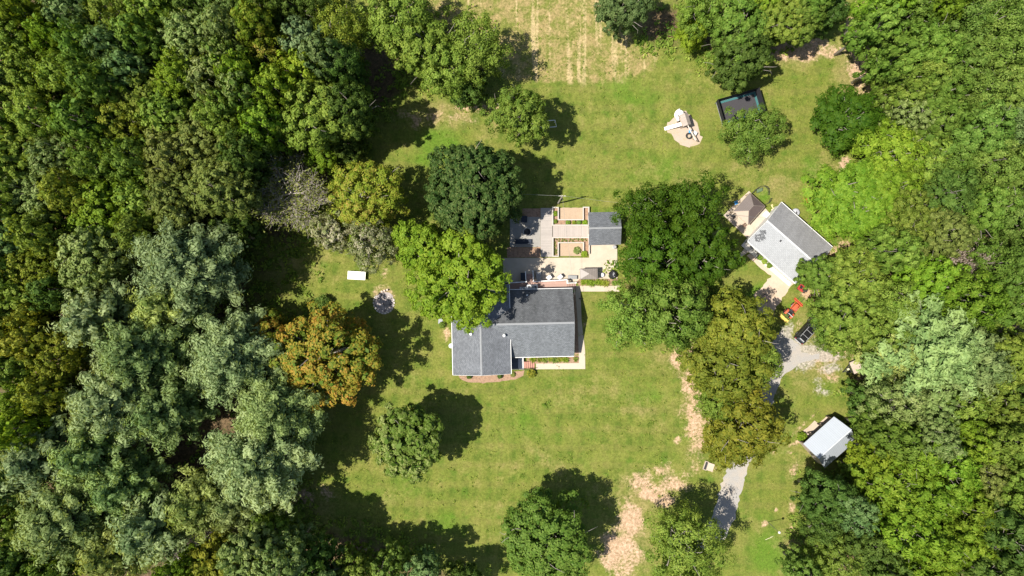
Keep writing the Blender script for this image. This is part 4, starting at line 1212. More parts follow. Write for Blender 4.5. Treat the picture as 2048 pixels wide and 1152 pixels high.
for c, ax in ((hp(1.5, -10.86, 2.0), 'y'), (hp(4.2, -10.86, 2.0), 'y'), (hp(7.2, -10.86, 2.0), 'y'), (hp(-7.2, -13.41, 2.3), 'y'), (hp(-3.2, -13.41, 2.3), 'y'),
              (hp(9.56, -3.4, 2.1), 'x'), (hp(9.56, -8.2, 2.1), 'x'), (hp(-9.26, -3.5, 2.3), 'x'), (hp(-9.26, -10.8, 2.3), 'x'), (hp(6.2, -.94, 2.1), 'y')):
    window(house, c, 1.3, 1.1, ax)
m = MB().box(hp(-.69, -12.2, 1.75), (.07, .95, 2.05)); dr = m.build("door", plain("door_red", (.22, .05, .04)), house)
MB().box(hp(-.63, -12.55, 1.7), (.06, .05, .12)).build("handle", GREYM, dr)
m = MB().box(hp(2.0, -.93, 1.8), (1.7, .07, 2.05)); dr = m.build("door", GLASS, house)
MB().box(hp(2.0, -.885, 1.8), (.06, .03, 2.0)).build("handle", WHITE, dr)
# front porch and brick steps
m = MB().box(hp(.55, -12.55, .34), (2.5, 1.9, .72)); po = m.build("porch_slab", plain("porch_concrete", (.46, .45, .43), var=.2, dirt=(.3, .3, .3)), house)
m = MB().box(hp(.12, -12.55, .712), (1.5, 1.86, .03)); m.build("porch_mat", SLATE, house, label="dark slate tiles next to the wall")
BRICK = plain("brick_step", (.40, .20, .145), var=.25, scale=8)
for i in range(5):
    MB().box(hp(1.98 + .36 * i, -12.85, .30 - .065 * i), (.345, 1.15, .64 - .13 * i)).build("step", BRICK, house)
    MB().box(hp(1.82 + .36 * i, -12.85, .63 - .13 * i), (.05, 1.16, .035)).build("step_nosing", DARKM, house)
m = MB()
m.bar(hp(-.25, -13.46, 1.55), hp(1.8, -13.46, 1.55), .05); m.bar(hp(1.8, -13.46, 1.55), hp(3.7, -13.46, .95), .05)
for i, (a, z) in enumerate(((0, .7), (.9, .7), (1.8, .7), (2.7, .45), (3.65, .05))):
    m.bar(hp(a, -13.46, z - .3), hp(a, -13.46, 1.55 if a < 1.85 else 1.55 - (a - 1.8) * .315), .045)
for a in np.arange(.15, 1.8, .15): m.bar(hp(a, -13.46, .72), hp(a, -13.46, 1.53), .02)
m.build("hand_railing", DARKM, house)

# ---------------------------------------------------------------- rear deck
DX0, DX1 = -.66, 9.15
deck = thing("wooden_deck", "reddish brown deck with white railing along the north side of the house", "deck", (4.3, .3, 0), R(1.3))
def dp(px, py, z): 
    x, y = U(px, py, z); return Vector((x - 4.3, y - .3, z))
m = MB(); a = dp(1016, 562.6, .75); b = dp(1135, 586, .75)
m.box(((a.x + b.x) / 2, (a.y + b.y) / 2 - .15, .70), (b.x - a.x, abs(a.y - b.y) + .3, .1)); m.build("deck_floor", DECKB, deck)
m = MB()
for px in (1017, 1040, 1053, 1067, 1090, 1112, 1134):
    for py in (563.5, 584): p = dp(px, py, .3); m.box((p.x, p.y, .28), (.12, .12, .75))
m.build("deck_post", TIMBER, deck)


def railing(pts, name="railing"):
    """white picket railing along pts (px,py at the top rail, floor z)"""
    m = MB()
    for (p, q) in zip(pts[:-1], pts[1:]):
        a = dp(p[0], p[1], p[2] + .98); b = dp(q[0], q[1], q[2] + .98)
        m.bar(a, b, .14, .07)
        dz = Vector((0, 0, -.85)); m.bar(a + dz, b + dz, .06, .06)
        n = max(2, int((b - a).length / .16))
        for i in range(1, n): c = a.lerp(b, i / n); m.bar(c, c + Vector((0, 0, -.85)), .035)
    for p in pts:
        a = dp(p[0], p[1], p[2] + 1.05); m.box((a.x, a.y, a.z - .52), (.12, .12, 1.1)); m.box((a.x, a.y, a.z + .05), (.19, .19, .06))
    return m.build(name, WHITE, deck)


railing([(1017.5, 564.4, .75), (1034, 563.8, .75), (1052.4, 562.8, .75)])
railing([(1052.2, 562, .6), (1051.6, 543.5, .0)])
railing([(1067.2, 562, .6), (1066.5, 542, .0)])
railing([(1067.4, 562.8, .75), (1084, 562.3, .75), (1110, 561.8, .75), (1134.6, 560.8, .75)])
railing([(1134.8, 561.4, .75), (1135, 567.4, .75)])
railing([(1136, 567.6, .7), (1152, 567.2, .05)], "stair_railing")
for i in range(3):
    p = dp(1059.8, 561 - 5.6 * i, .55 - .2 * i)
    MB().box((p.x, p.y, .29 - .1 * i), (1.12, .40, .58 - .2 * i)).build("step", DECKB, deck)
for i in range(5):
    p = dp(1136.6 + 3.4 * i, 574.5, .6 - .13 * i)
    MB().box((p.x, p.y, .62 - .13 * i), (.235, 1.0, .05)).build("step", DECKB, deck)
m = MB()
for py in (568.6, 580.4):
    a = dp(1135.2, py, .6); b = dp(1152.6, py, 0.05); m.bar(a, b, .05, .2)
m.build("stair_stringer", TIMBER, deck)


def obj_at(name, label, cat, px, py, z=0.0, rz=0.0, hz=0.0, group=None):
    x, y = U(px, py, hz if hz else z)
    return thing(name, label, cat, (x, y, z), R(rz), group)


# things on the deck
t = obj_at("hot_tub", "white framed hot tub with grey cover on the deck against the house", "hot tub", 1064.4, 575.6, .75, 1.3, 1.2)
m = MB()
for x, y, sx, sy in ((-.82, 0, .2, 1.05), (.82, 0, .2, 1.05), (0, .43, 1.84, .2), (0, -.43, 1.84, .2)): m.box((x, y, .26), (sx, sy, .5) if sx < 1 else (1.44, .2, .5))
m.build("rim", WHITE, t)
MB().box((0, 0, .15), (1.4, .62, .3)).build("shell", DARKM, t)
MB().box((-.06, -.02, .33), (1.18, .56, .10)).build("cover", plain("tub_cover", (.36, .37, .37), var=.15), t, bevel=.03)
MB().box((.0, .46, .53), (.3, .12, .04)).build("control_panel", GREYM, t)


def grill(t, w=.75, d=.5):
    MB().box((0, 0, .45), (w, d, .9)).build("cabinet", DARKM, t)
    m = MB(); m.loft([[(x, d / 2 * math.cos(a), .9 + .3 * math.sin(a)) for a in np.linspace(0, math.pi, 9)] for x in (-w / 2, w / 2)]); m.build("lid", GREYM, t)
    m = MB(); m.bar((-w * .35, -d / 2 - .05, 1.02), (w * .35, -d / 2 - .05, 1.02), .04); m.build("handle", PALEM, t)
    for s in (-1, 1): MB().box((s * (w / 2 + .17), 0, .86), (.32, d * .9, .04)).build("side_shelf", PALEM, t)


grill(obj_at("gas_grill", "silver and black grill on the shaded end of the deck, next to the hot tub", "grill", 1048, 576.3, .75, 4, 1.6))
# deck boxes and chairs on the patio
def deck_box(name, label, px, py, w, d, h, rz, top, body=DARKM, z=.05):
    t = obj_at(name, label, "storage box", px, py, z, rz, h)
    MB().box((0, 0, h / 2 - .03), (w - .05, d - .05, h - .06)).build("box_body", body, t)
    MB().box((0, 0, h - .03), (w, d, .06)).build("lid", top, t, bevel=.015)
    MB().box((0, -d / 2 - .01, h - .16), (.16, .03, .05)).build("latch", GREYM, t)
    return t


GREYTOP = plain("grey_lid", (.25, .25, .245), var=.15, rough=.8)
deck_box("storage_box", "dark box in tree shade, in the corner west of the short white railing", 1046, 553, .8, 1.25, .6, 1, NAVY)
deck_box("storage_box", "grey-lidded box with a black pole lying across it, east of the deck stair gap", 1077, 552.4, .75, 1.35, .7, 1, GREYTOP)
o = obj_at("pole", "black pole lying aslant on the grey-lidded box", "pole", 1071.5, 552.4, .78, 0, .8)
MB().bar((-.28, .72, 0), (.18, -.62, .02), .07).build("shaft", DARKM, o); MB().bar((-.3, .70, .02), (.08, .86, .03), .07).build("crook", DARKM, o)
deck_box("storage_box", "low grey bench-like box by the deck's east stairs", 1145, 554.4, 1.5, .62, .55, -2, GREYTOP)
t = obj_at("trash_bin", "small black bin with tan lid standing between grey box and deck stairs", "bin", 1139, 562.3, .05, 0, .6)
m = MB(); m.lathe([(.22, 0), (.28, .62), (.26, .62), (.24, .1)], seg=14); m.build("bin_body", DARKM, t)
MB().lathe([(.29, .62), (.27, .68), (.02, .72)], seg=14).build("lid", plain("tan_lid", (.33, .27, .2)), t)


def patio_chair(t):
    MB().box((0, 0, .40), (.62, .60, .12)).build("seat", WHITE, t, bevel=.03)
    MB().box((0, .34, .68), (.62, .12, .62), rx=R(-14)).build("backrest", WHITE, t, bevel=.03)
    fr = plain("chair_frame", (.16, .155, .15), rough=.6)
    for s in (-1, 1):
        MB().box((s * .36, .02, .58), (.07, .66, .05)).build("armrest", fr, t)
        MB().box((s * .36, -.28, .28), (.05, .05, .56)).build("leg", fr, t)
        MB().box((s * .36, .34, .30), (.05, .05, .60)).build("leg", fr, t)
    MB().box((0, .42, .66), (.68, .03, .66), rx=R(-14)).build("back_frame", fr, t)


patio_chair(obj_at("patio_chair", "white cushioned patio chair nearer the deck stair gap, turned to the south-west", "chair", 1097.3, 555.6, .05, -52, .5, "white chairs on the patio"))
patio_chair(obj_at("patio_chair", "white cushioned patio chair nearer the low grey bench box, turned to the south-west", "chair", 1119.2, 554.6, .05, -48, .5, "white chairs on the patio"))
# grill canopy
t = obj_at("grill_canopy", "small brown-grey canopy with pyramid roof on the patio", "canopy", 1178, 547.6, .05, 1.0, 2.2)
CAN1 = plain("canopy_panel_lit", (.31, .275, .25), rough=.6, var=.1); CANS = striped("canopy_ribbed_shaded", (.24, .205, .18), 0, .3, gap=(.13, .105, .09), var=.1)  # slope light put into the colours: west panel paler, other slopes darker
m = MB(); w, d = 1.42, .86
for (a, b) in (((-w, -d), (-w, d)),): m.slab([(a[0], a[1], 2.1), (0, 0, 2.75), (b[0], b[1], 2.1)][::-1], .03)
m.build("roof_panel", CAN1, t)
for pts in ([(-w, d, 2.1), (0, 0, 2.75), (w, d, 2.1)], [(w, d, 2.1), (0, 0, 2.75), (w, -d, 2.1)], [(w, -d, 2.1), (0, 0, 2.75), (-w, -d, 2.1)]):
    MB().slab(pts[::-1], .03).build("roof_panel", CANS, t)
m = MB()
for x in (-w, w):
    m.bar((x, -d, 2.06), (x, d, 2.06), .05)
for y in (-d, d): m.bar((-w, y, 2.06), (w, y, 2.06), .05)
m.build("eave_frame", DARKM, t)
for x in (-1.3, 1.3):
    for y in (-.78, .78): MB().bar((x, y, 0), (x, y, 2.08), .06).build("post", DARKM, t)
for y in (-.72, .72): MB().box((-1.28, y, .9), (.35, .06, .04)).build("side_shelf", GREYM, t)
t = obj_at("side_table", "small round white table with dark rim, just east of the canopy", "table", 1204, 550, .05, 0, .5)
m = MB(); m.lathe([(.01, .52), (.30, .52), (.30, .49), (.01, .48)], seg=20); m.build("tabletop", WHITE, t)
MB().torus((0, 0, .52), .33, .045, 22, 6).build("rim", GREYM, t); MB().tube([(0, 0, 0), (0, 0, .5)], .035, 8).build("stem", GREYM, t)
MB().lathe([(.01, .04), (.2, .03), (.22, 0)], seg=14).build("base", DARKM, t)
t = obj_at("covered_grill", "grill under a rumpled black cover at the patio's east edge", "grill", 1226.5, 549, .05, 8, .8)
rng = np.random.default_rng(3); secs = []
for z, s in ((0, 1.0), (.35, .95), (.7, .92), (.95, .75), (1.12, .45)):
    secs.append([(s * (.66 + .08 * math.sin(k * 2.1)) * math.cos(6.283 * k / 16) * (1 + rng.normal() * .06), s * (.78 + .09 * math.cos(k * 1.7)) * math.sin(6.283 * k / 16) * (1 + rng.normal() * .06), z) for k in range(16)])
MB().loft(secs).build("cover", BLACK, t)
m = MB(); m.slab([(-.12, -.4, 1.10), (.16, -.42, 1.06), (.2, .1, 1.14), (.06, .42, 1.12), (-.1, .1, 1.16)], .05); m.build("lid_patch", plain("grill_grey", (.42, .42, .43), rough=.5), t)
for i in range(6):
    strap_plant(1167.5 + 8.6 * i + (i % 2), 565.2 + (i % 3 - 1) * 1.2, .62 + .06 * (i % 3), ("lime", "yg", "lime", "yg", "lime", "gold")[i],
                "daylily clump in the mulch south of the canopy, %s from the deck stairs" % ("first", "second", "third", "fourth", "fifth", "sixth")[i], "daylilies in the patio bed", i)
strap_plant(1228, 566, .5, "mid", "daylily clump standing apart at the east end of the patio mulch bed", "daylilies in the patio bed", 9)
fb = [(1066, 718, .75, "lime"), (1079, 720, .55, "gold"), (1090, 719, .7, "olive"), (1100, 718, .62, "gold"), (1110, 720, .66, "olive"), (1120, 719, .6, "gold"), (1130, 720, .66, "yg"), (1151, 718, .5, "olive")]
ordw = ["first", "second", "third", "fourth", "fifth", "sixth", "seventh", "eighth"]
for i, (px, py, r_, pl) in enumerate(fb):
    strap_plant(px, py, r_, pl, "leafy clump in the porch bed by the front walkway, %s from the brick steps" % ordw[i], "plants in the porch bed", 20 + i)
bush(938, 752.5, .42, "dark", "round dark bush in the front mulch bed, nearer the west corner", .8, 1, group="dark bushes in the front bed")
bush(999.5, 752.5, .40, "dark", "round dark bush in the front mulch bed, nearer the porch", .8, 2, group="dark bushes in the front bed")
bush(1063, 746.5, .75, "ylw", "yellowish straggly bush on the lawn below the brick steps", .8, 3, "straggly_bush", leaf=.16)
bush(1026, 749, .4, "dusty", "low khaki plant in the front bed close to the porch wall", .4, 4, "low_plant", "plant")
bush(645, 605, 1.35, "dark", "round dark green bush on the lawn edge between orange maple and white table", 2.0, 5, leaf=.2)
for i, (px, py) in enumerate(((1520.6, 515.4), (1529, 522.6), (1539, 530.8))):
    bush(px, py, .46, "olive", "clipped round shrub along the cottage's white wall, %s" % ("nearest the walk", "middle of three", "nearest the dirt pad")[i], .8, 6 + i, "clipped_shrub", group="shrubs along the cottage wall")
bush(1604, 874, .85, "lime", "bright green bush by the barn's concrete slab", 1.0, 12, "low_bush")
bush(884, 650, .5, "mid", "small green shrub at the house's west wall under the lime maple", .9, 13)

# ---------------------------------------------------------------- boardwalk, planters, shed, fire pit
bw = obj_at("boardwalk", "grey board walkway running north from the patio with a side arm to the shed", "boardwalk", 1093, 465, 0)
def bp_(px, py, z): x, y = U(px, py, z); return Vector((x - bw.location.x, y - bw.location.y, z))
m = MB(); a = bp_(1081.3, 416, .3); b = bp_(1104.6, 513.6, .3); m.box(((a.x + b.x) / 2, (a.y + b.y) / 2, .24), (b.x - a.x, a.y - b.y, .12)); m.build("main_boards", WOOD, bw)
m = MB(); a = bp_(1105.8, 451.6, .3); b = bp_(1177, 474.6, .3); m.box(((a.x + b.x) / 2, (a.y + b.y) / 2, .245), (b.x - a.x, a.y - b.y, .12)); m.build("side_boards", WOODX, bw)
m = MB(); a = bp_(1081.3, 416, .1); b = bp_(1104.6, 513.6, .1)
m.box((a.x + .05, (a.y + b.y) / 2, .08), (.1, a.y - b.y - .1, .18)); m.box((b.x - .05, (a.y + b.y) / 2, .08), (.1, a.y - b.y - .1, .18)); m.build("joist", TIMBER, bw)


def planter(name, label, segs, h):
    cx = sum(s[0] for s in segs) / len(segs); cy = sum(s[1] for s in segs) / len(segs)
    t = obj_at(name, label, "planter", cx, cy, 0)
    w_ = MB(); c_ = MB()
    for k, (x0, y0, x1, y1) in enumerate(segs):
        a = Vector(U(x0, y0, h) + (0,)) - t.location; b = Vector(U(x1, y1, h) + (0,)) - t.location
        hh = h - .004 * (k % 2)
        w_.bar(a + Vector((0, 0, hh / 2 - .05)), b + Vector((0, 0, hh / 2 - .05)), .13, hh - .02)
        d = (b - a).normalized() * .085
        c_.bar(a - d + Vector((0, 0, hh)), b + d + Vector((0, 0, hh)), .19, .06)
    w_.build("planter_wall", TIMBER, t); c_.build("cap", CAPW, t)
    return t


planter("retaining_planter", "white-capped timber planter walls round the upper tan sand bed, north of the board walkway",
        [(1105, 415, 1116.5, 415), (1116.5, 415, 1116.5, 439.3), (1116.5, 439.3, 1166.5, 439.3), (1166.5, 439.3, 1166.5, 414.6), (1166.5, 414.6, 1177.6, 414.6), (1177.6, 414.6, 1177.6, 450.3), (1177.6, 450.3, 1105.4, 450.3), (1105.4, 450.3, 1105, 415)], .55)
planter("retaining_planter", "white-capped timber planter walls round the lower tan sand bed, south of the board walkway",
        [(1105.8, 475, 1177.6, 475), (1105.8, 475, 1105.8, 512.5), (1105.8, 512.5, 1116.5, 512.5), (1116.5, 512.5, 1116.5, 485.4), (1116.5, 485.4, 1167, 485.4), (1167, 485.4, 1167, 501), (1178.4, 489.6, 1178.4, 507), (1177.6, 475, 1178.2, 489)], .55)
for i, (px, py, r_, pl, lab) in enumerate(((1110.5, 427, .42, "lime", "green plant in the upper planter's west arm"), (1110.5, 443, .35, "olive", "pale plant in the upper planter's lower west corner"), (1136, 445, .4, "mid", "low green plant in the middle of the upper planter's bottom strip"),
                                          (1148, 445, .35, "gold", "brownish plant in the upper planter, between the two green ones"), (1158, 444.5, .4, "fresh", "blue-leaved plant in the upper planter's bottom strip"), (1170, 445, .45, "lime", "bright green plant in the upper planter beside the shed"),
                                          (1154, 501, .6, "sage", "pale leafy shrub spilling over the lower sand bed"), (1168.5, 508, .55, "yg", "yellow green shrub at the lower planter's south-east corner"))):
    bush(px, py, r_, pl, lab, .55, 40 + i, "bed_plant", "plant", "plants in the timber planters", leaf=.12)
tag(foliage([(U(px, py)[0], U(px, py)[1], .05) for px, py in [(prng.uniform(1107, 1176), prng.uniform(476.5, 484)) for _ in range(60)] + [(prng.uniform(1107, 1115), prng.uniform(485, 511)) for _ in range(40)]],
            "ground_cover", "dusty", None, .08, 12, .14, 77), kind="stuff")

shed = obj_at("shed", "small grey-shingled gable shed at the end of the board walkway", "shed", 1209, 457, 0, 1.2, 2.3)
SHED_S = shingle("shed_shingle", (.128,.135,.146), 1)
sx, sy = 2.62, 2.68
m = MB(); m.loft([[(x, -sy + .25, 0), (x, -sy + .25, 2.25), (x, 0, 3.2), (x, sy - .25, 2.25), (x, sy - .25, 0)] for x in (-sx + .2, sx - .2)]); m.build("wall", SIDING, shed)
for s in (1, -1):
    pts = [(-sx, 0, 3.36), (sx, 0, 3.36), (sx, s * sy, 2.3), (-sx, s * sy, 2.3)]
    MB().slab(pts if s < 0 else pts[::-1], .1).build("roof", SHED_S, shed)
m = MB(); m.slab([(-sx - .01, -.15, 3.335), (sx + .01, -.15, 3.335), (sx + .01, 0, 3.40), (-sx - .01, 0, 3.40)], .04); m.slab([(sx + .01, .15, 3.335), (-sx - .01, .15, 3.335), (-sx - .01, 0, 3.40), (sx + .01, 0, 3.40)], .04); m.build("ridge_cap", RIDGE, shed)
m = MB(); m.box((-sx + .18, 0, 1.05), (.06, 1.5, 2.0)); dr = m.build("door", plain("shed_door", (.5, .46, .4)), shed); MB().box((-sx + .13, .3, 1.0), (.05, .05, .2)).build("handle", DARKM, dr)
window(shed, (0, -sy + .24, 1.4), .9, .7, 'y')
t = obj_at("rain_barrel", "white barrel at the shed's south-east corner, half under oak leaves", "barrel", 1229, 494, .05, 0, .6)
m = MB(); m.lathe([(.27, 0), (.33, .3), (.33, .6), (.27, .88)], seg=16); m.build("barrel_body", plain("barrel_white", (.6, .6, .58)), t, smooth=True); MB().lathe([(.28, .88), (.26, .92), (.01, .92)], seg=16).build("lid", GREYM, t)

fp = obj_at("fire_pit", "round stone fire pit with black bowl, shaded by the deep green maple", "fire pit", 1054.4, 463.6, .045, 0, .35)
m = MB()
for k in range(16):
    a = k * math.pi / 8
    for lv in range(2): m.box((.66 * math.cos(a + lv * .2), .66 * math.sin(a + lv * .2), .09 + .175 * lv), (.20, .25, .165), rz=a + lv * .2)
m.build("stone_ring", plain("fire_stone", (.34, .32, .29), var=.25), fp)
MB().lathe([(.55, .32), (.5, .12), (.3, .05), (.01, .04)], seg=24).build("bowl", DARKM, fp)
m = MB()
for k in range(5): m.tube([(.35 * math.cos(k * 1.3), .35 * math.sin(k * 1.3), .12), (-.3 * math.cos(k * 1.3 + .4), -.3 * math.sin(k * 1.3 + .4), .2)], .05, 6)
m.build("charred_logs", plain("char", (.06, .055, .05)), fp)


def bench(name, label, px, py, w, d, rz):
    t = obj_at(name, label, "bench", px, py, .045, rz, .5)
    MB().box((0, 0, .40), (w, d, .14)).build("seat", NAVY, t, bevel=.03)
    MB().box((0, -d / 2 - .05, .62), (w, .14, .5)).build("backrest", NAVY, t, bevel=.03)
    for x in (-w / 2 + .1, w / 2 - .1):
        for y in (-d / 2 + .1, d / 2 - .1): MB().box((x, y, .16), (.08, .08, .32)).build("leg", DARKM, t)


bench("outdoor_bench", "long navy bench south of the round fire pit", 1046.5, 482.4, 2.7, .68, 0)
bench("outdoor_bench", "short navy bench north of the round fire pit", 1047.5, 438.6, 1.1, .9, 90)

# ---------------------------------------------------------------- pole and cables
t = obj_at("utility_pole", "wooden utility pole north of the tan sand beds", "pole", 1116, 406.6, 0)
MB().tube([(0, 0, -.4), (0.02, 0, 4), (.12, .1, 8.6)], [.13, .115, .09], 9).build("shaft", plain("pole_wood", (.40, .35, .29), var=.2), t)
MB().bar((-.5, .12, 8.35), (.7, .08, 8.35), .09).build("cross_arm", plain("pole_wood2", (.5, .46, .4)), t)
for x in (-.45, .1, .6): MB().lathe([(.05, 0), (.06, .1), (.02, .16)], (x, .1, 8.4), 8).build("insulator", PALEM, t)
CABLE = plain("cable_grey", (.22, .22, .21), rough=.6)
pt = Vector(U(1116, 406.6) + (8.45,)) + Vector((.1, .1, 0))
def cable(label, a, b, sag):
    pts = []
    for i in range(17):
        f = i / 16; p = Vector(a).lerp(Vector(b), f); p.z -= sag * 4 * f * (1 - f); pts.append(p)
    o = MB().tube(pts, .014, 5).build("power_cable", CABLE); tag(o, label, "cable", "cables on the utility pole")
cable("overhead cable from the utility pole west into the deep green maple", pt, U3(1010, 386, 7.5), .3)
cable("overhead cable from the utility pole east over the brown-roofed gazebo to the cottage", pt, U3(1537, 437, 4.2), 1.0)
cable("overhead cable from the utility pole south to the house's north eave", pt, U3(1150, 590, 3.4), .8)
# ---------------------------------------------------------------- the cottage
cot = thing("cottage", "pale-roofed cottage with white walls standing askew near the east wood", "house", (45.2, 7.15, 0), R(-41.3))
CL, CW = 11.05 / 2, 8.39 / 2
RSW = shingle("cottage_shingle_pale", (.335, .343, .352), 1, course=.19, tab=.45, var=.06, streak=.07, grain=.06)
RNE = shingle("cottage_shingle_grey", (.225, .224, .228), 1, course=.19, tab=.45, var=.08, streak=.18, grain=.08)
CWALL = striped("cottage_siding", (.66, .64, .60), 2, .22, gap=(.55, .53, .5), gapw=.1, var=.03)
m = MB(); m.loft([[(x, -CW + .35, 0), (x, -CW + .35, 2.66), (x, 0, 3.86), (x, CW - .35, 2.66), (x, CW - .35, 0)] for x in (-CL + .25, CL - .25)]); m.build("wall", CWALL, cot)
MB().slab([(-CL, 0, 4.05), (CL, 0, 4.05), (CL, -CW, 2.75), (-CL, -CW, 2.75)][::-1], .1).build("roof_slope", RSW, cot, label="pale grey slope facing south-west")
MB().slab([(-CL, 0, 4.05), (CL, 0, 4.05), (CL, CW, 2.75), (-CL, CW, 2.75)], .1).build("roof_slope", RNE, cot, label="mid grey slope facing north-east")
m = MB(); m.slab([(-CL - .01, -.13, 4.03), (CL + .01, -.13, 4.03), (CL + .01, 0, 4.09), (-CL - .01, 0, 4.09)], .04); m.slab([(CL + .01, .13, 4.03), (-CL - .01, .13, 4.03), (-CL - .01, 0, 4.09), (CL + .01, 0, 4.09)], .04); m.build("ridge_cap", plain("pale_ridge", (.6, .6, .6)), cot)
for s in (-1, 1): MB().box((0, s * (CW + .05), 2.66), (2 * CL, .11, .12)).build("gutter", WHITE, cot)
for s in (-1, 1):
    m = MB(); m.bar((s * (CL + .02), -CW, 2.62), (s * (CL + .02), 0, 3.92), .03, .16); m.bar((s * (CL + .02), 0, 3.92), (s * (CL + .02), CW, 2.62), .03, .16); m.build("rake_board", WHITE, cot)
# darker exposed strips where shingle courses are gone
m = MB()
rows = [[(-4.75, -4.35)], [(-5.0, -4.1)], [(-5.15, -4.55), (-4.3, -3.95)], [(-5.3, -4.2)], [(-5.35, -4.9), (-4.7, -3.85)], [(-5.1, -4.75), (-4.6, -3.75)], [(-5.0, -3.9)], [(-4.95, -4.5), (-4.35, -3.65)],
        [(-4.85, -3.8)], [(-5.25, -4.05)], [(-5.35, -4.4)], [(-5.1, -4.15)], [(-4.9, -4.3)], [(-4.8, -4.5)]]
for i, rw_ in enumerate(rows):
    y0 = -3.35 + .155 * i; y1 = y0 + .105
    z = 2.75 + (y0 + CW) * (1.3 / CW) + .012; z2 = 2.75 + (y1 + CW) * (1.3 / CW) + .012
    for x0, x1 in rw_: m.slab([(x0, y0, z), (x1, y0, z), (x1, y1, z2), (x0, y1, z2)], .008)
m.build("bare_roof_patch", plain("tar_patch", (.035, .037, .04)), cot, label="dark zigzag strips on the pale slope")
MB().box((-1.75, -.95, 3.83), (.22, .3, .16)).build("roof_vent", DARKM, cot)
for x in (-3.6, .8, 3.6): window(cot, (x, -CW + .34, 1.5), 1.1, 1.0, 'y')
dr = MB().box((-1.9, -CW + .33, 1.05), (.95, .07, 2.05)).build("door", plain("cottage_door", (.3, .27, .24)), cot); MB().box((-1.55, -CW + .28, 1.0), (.05, .06, .12)).build("handle", GREYM, dr)
dr = MB().box((3.2, CW - .33, 1.05), (.95, .07, 2.05)).build("door", WHITE, cot); MB().box((3.55, CW - .28, 1.0), (.05, .06, .12)).build("handle", GREYM, dr)
m = MB(); m.prism([(-CL + .3, -CW - .5), (CL - .3, -CW - .35), (CL - .3, -CW + .3), (-CL + .3, -CW + .3)], 0, .12); m.build("door_step", plain("white_step", (.56, .53, .48)), cot)

gz_ = thing("gazebo", "hip-roofed gazebo with brown metal roof and one tan panel, beside the cottage", "gazebo", (38.7, 12.93, .05), R(-42))
BRN = striped("brown_roof_ribs_lit", (.165, .135, .12), 1, .22, gap=(.085, .068, .06), gapw=.12, var=.06, rough=.5)  # one brown metal in three tones: sun and shade of the slopes coloured in
BRN2 = striped("brown_roof_ribs_shaded", (.105, .080, .075), 0, .22, gap=(.06, .045, .04), gapw=.12, var=.06, rough=.5)
BRN3 = striped("brown_roof_ribs_dim", (.120, .090, .082), 1, .22, gap=(.065, .05, .045), gapw=.12, var=.06, rough=.5)
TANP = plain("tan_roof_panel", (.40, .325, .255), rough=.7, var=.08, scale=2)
gw, gl, rl = 1.66, 2.05, .55
# local y points north-west: eave corners
A_, B_, C_, D_ = (-gw, gl, 2.3), (gw, gl, 2.3), (gw, -gl, 2.3), (-gw, -gl, 2.3)
R1, R2 = (0, rl, 3.25), (0, -rl, 3.25)
MB().slab([A_, D_, R2, R1], .04).build("roof_panel", BRN, gz_)
MB().slab([B_, A_, R1], .04).build("roof_panel", BRN2, gz_)
MB().slab([C_, B_, R1, R2], .04).build("roof_panel", BRN3, gz_)
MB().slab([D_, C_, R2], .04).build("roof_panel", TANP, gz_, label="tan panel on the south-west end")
m = MB()
for a, b in ((A_, R1), (B_, R1), (C_, R2), (D_, R2), (R1, R2)): m.bar(Vector(a) + Vector((0, 0, .02)), Vector(b) + Vector((0, 0, .02)), .07, .05)
m.build("hip_trim", plain("hip_trim_brown", (.20, .165, .145)), gz_)
m = MB()
for a, b in ((A_, B_), (B_, C_), (C_, D_), (D_, A_)): m.bar(Vector(a) - Vector((0, 0, .09)), Vector(b) - Vector((0, 0, .09)), .07, .12)
m.build("eave_beam", TIMBER, gz_)
for x in (-gw + .12, gw - .12):
    for y in (-gl + .12, gl - .12): MB().bar((x, y, 0), (x, y, 2.2), .13).build("post", TIMBER, gz_)
# gazebo chairs, chest and odds and ends
def small_chair(t, mt, fr):
    MB().box((0, 0, .42), (.5, .5, .05)).build("seat", mt, t); MB().box((0, .26, .72), (.5, .04, .5), rx=R(-10)).build("backrest", mt, t)
    for x in (-.22, .22):
        for y in (-.2, .22): MB().box((x, y, .2), (.04, .04, .42)).build("leg", fr, t)
small_chair(obj_at("metal_chair", "brown metal chair on the concrete just south of the gazebo", "chair", 1489, 450, .05, 30, .4), plain("brown_metal", (.16, .09, .07)), DARKM)
small_chair(obj_at("toy_chair", "small bright blue chair on the grass west of the gazebo", "chair", 1472, 406, 0, 20, .4), plain("blue_plastic", (.06, .30, .62), rough=.4), plain("blue_plastic", (.06, .30, .62)))
small_chair(obj_at("wire_chair", "dark wire chair in oak shade at the gazebo pad's west corner", "chair", 1466, 433, .05, 60, .4), DARKM, DARKM)
t = obj_at("patio_cabinet", "white slatted chest on the concrete between gazebo and cottage", "chest", 1533.5, 429.5, .05, 48, .6)
MB().box((0, 0, .3), (.8, 1.0, .6)).build("box_body", WHITE, t); MB().box((0, 0, .62), (.86, 1.06, .05)).build("lid", striped("white_slats", (.78, .76, .73), 1, .14, gap=(.45, .4, .38), gapw=.12, var=.04), t)
MB().box((-.44, 0, .5), (.03, .2, .05)).build("handle", GREYM, t)
t = obj_at("lumber", "pale yellow plank lying on the grass between gazebo and cottage", "plank", 1544.8, 414, 0, -62, .05)
MB().box((0, 0, .05), (.85, .16, .08)).build("plank_body", plain("fresh_pine", (.66, .55, .28), var=.1), t); MB().box((-.3, .2, .04), (.25, .08, .07)).build("offcut", plain("fresh_pine", (.66, .55, .28)), t)
t = obj_at("log_end", "pale sawn log end lying near the yellow plank", "log", 1544, 419.8, 0, 10, .1)
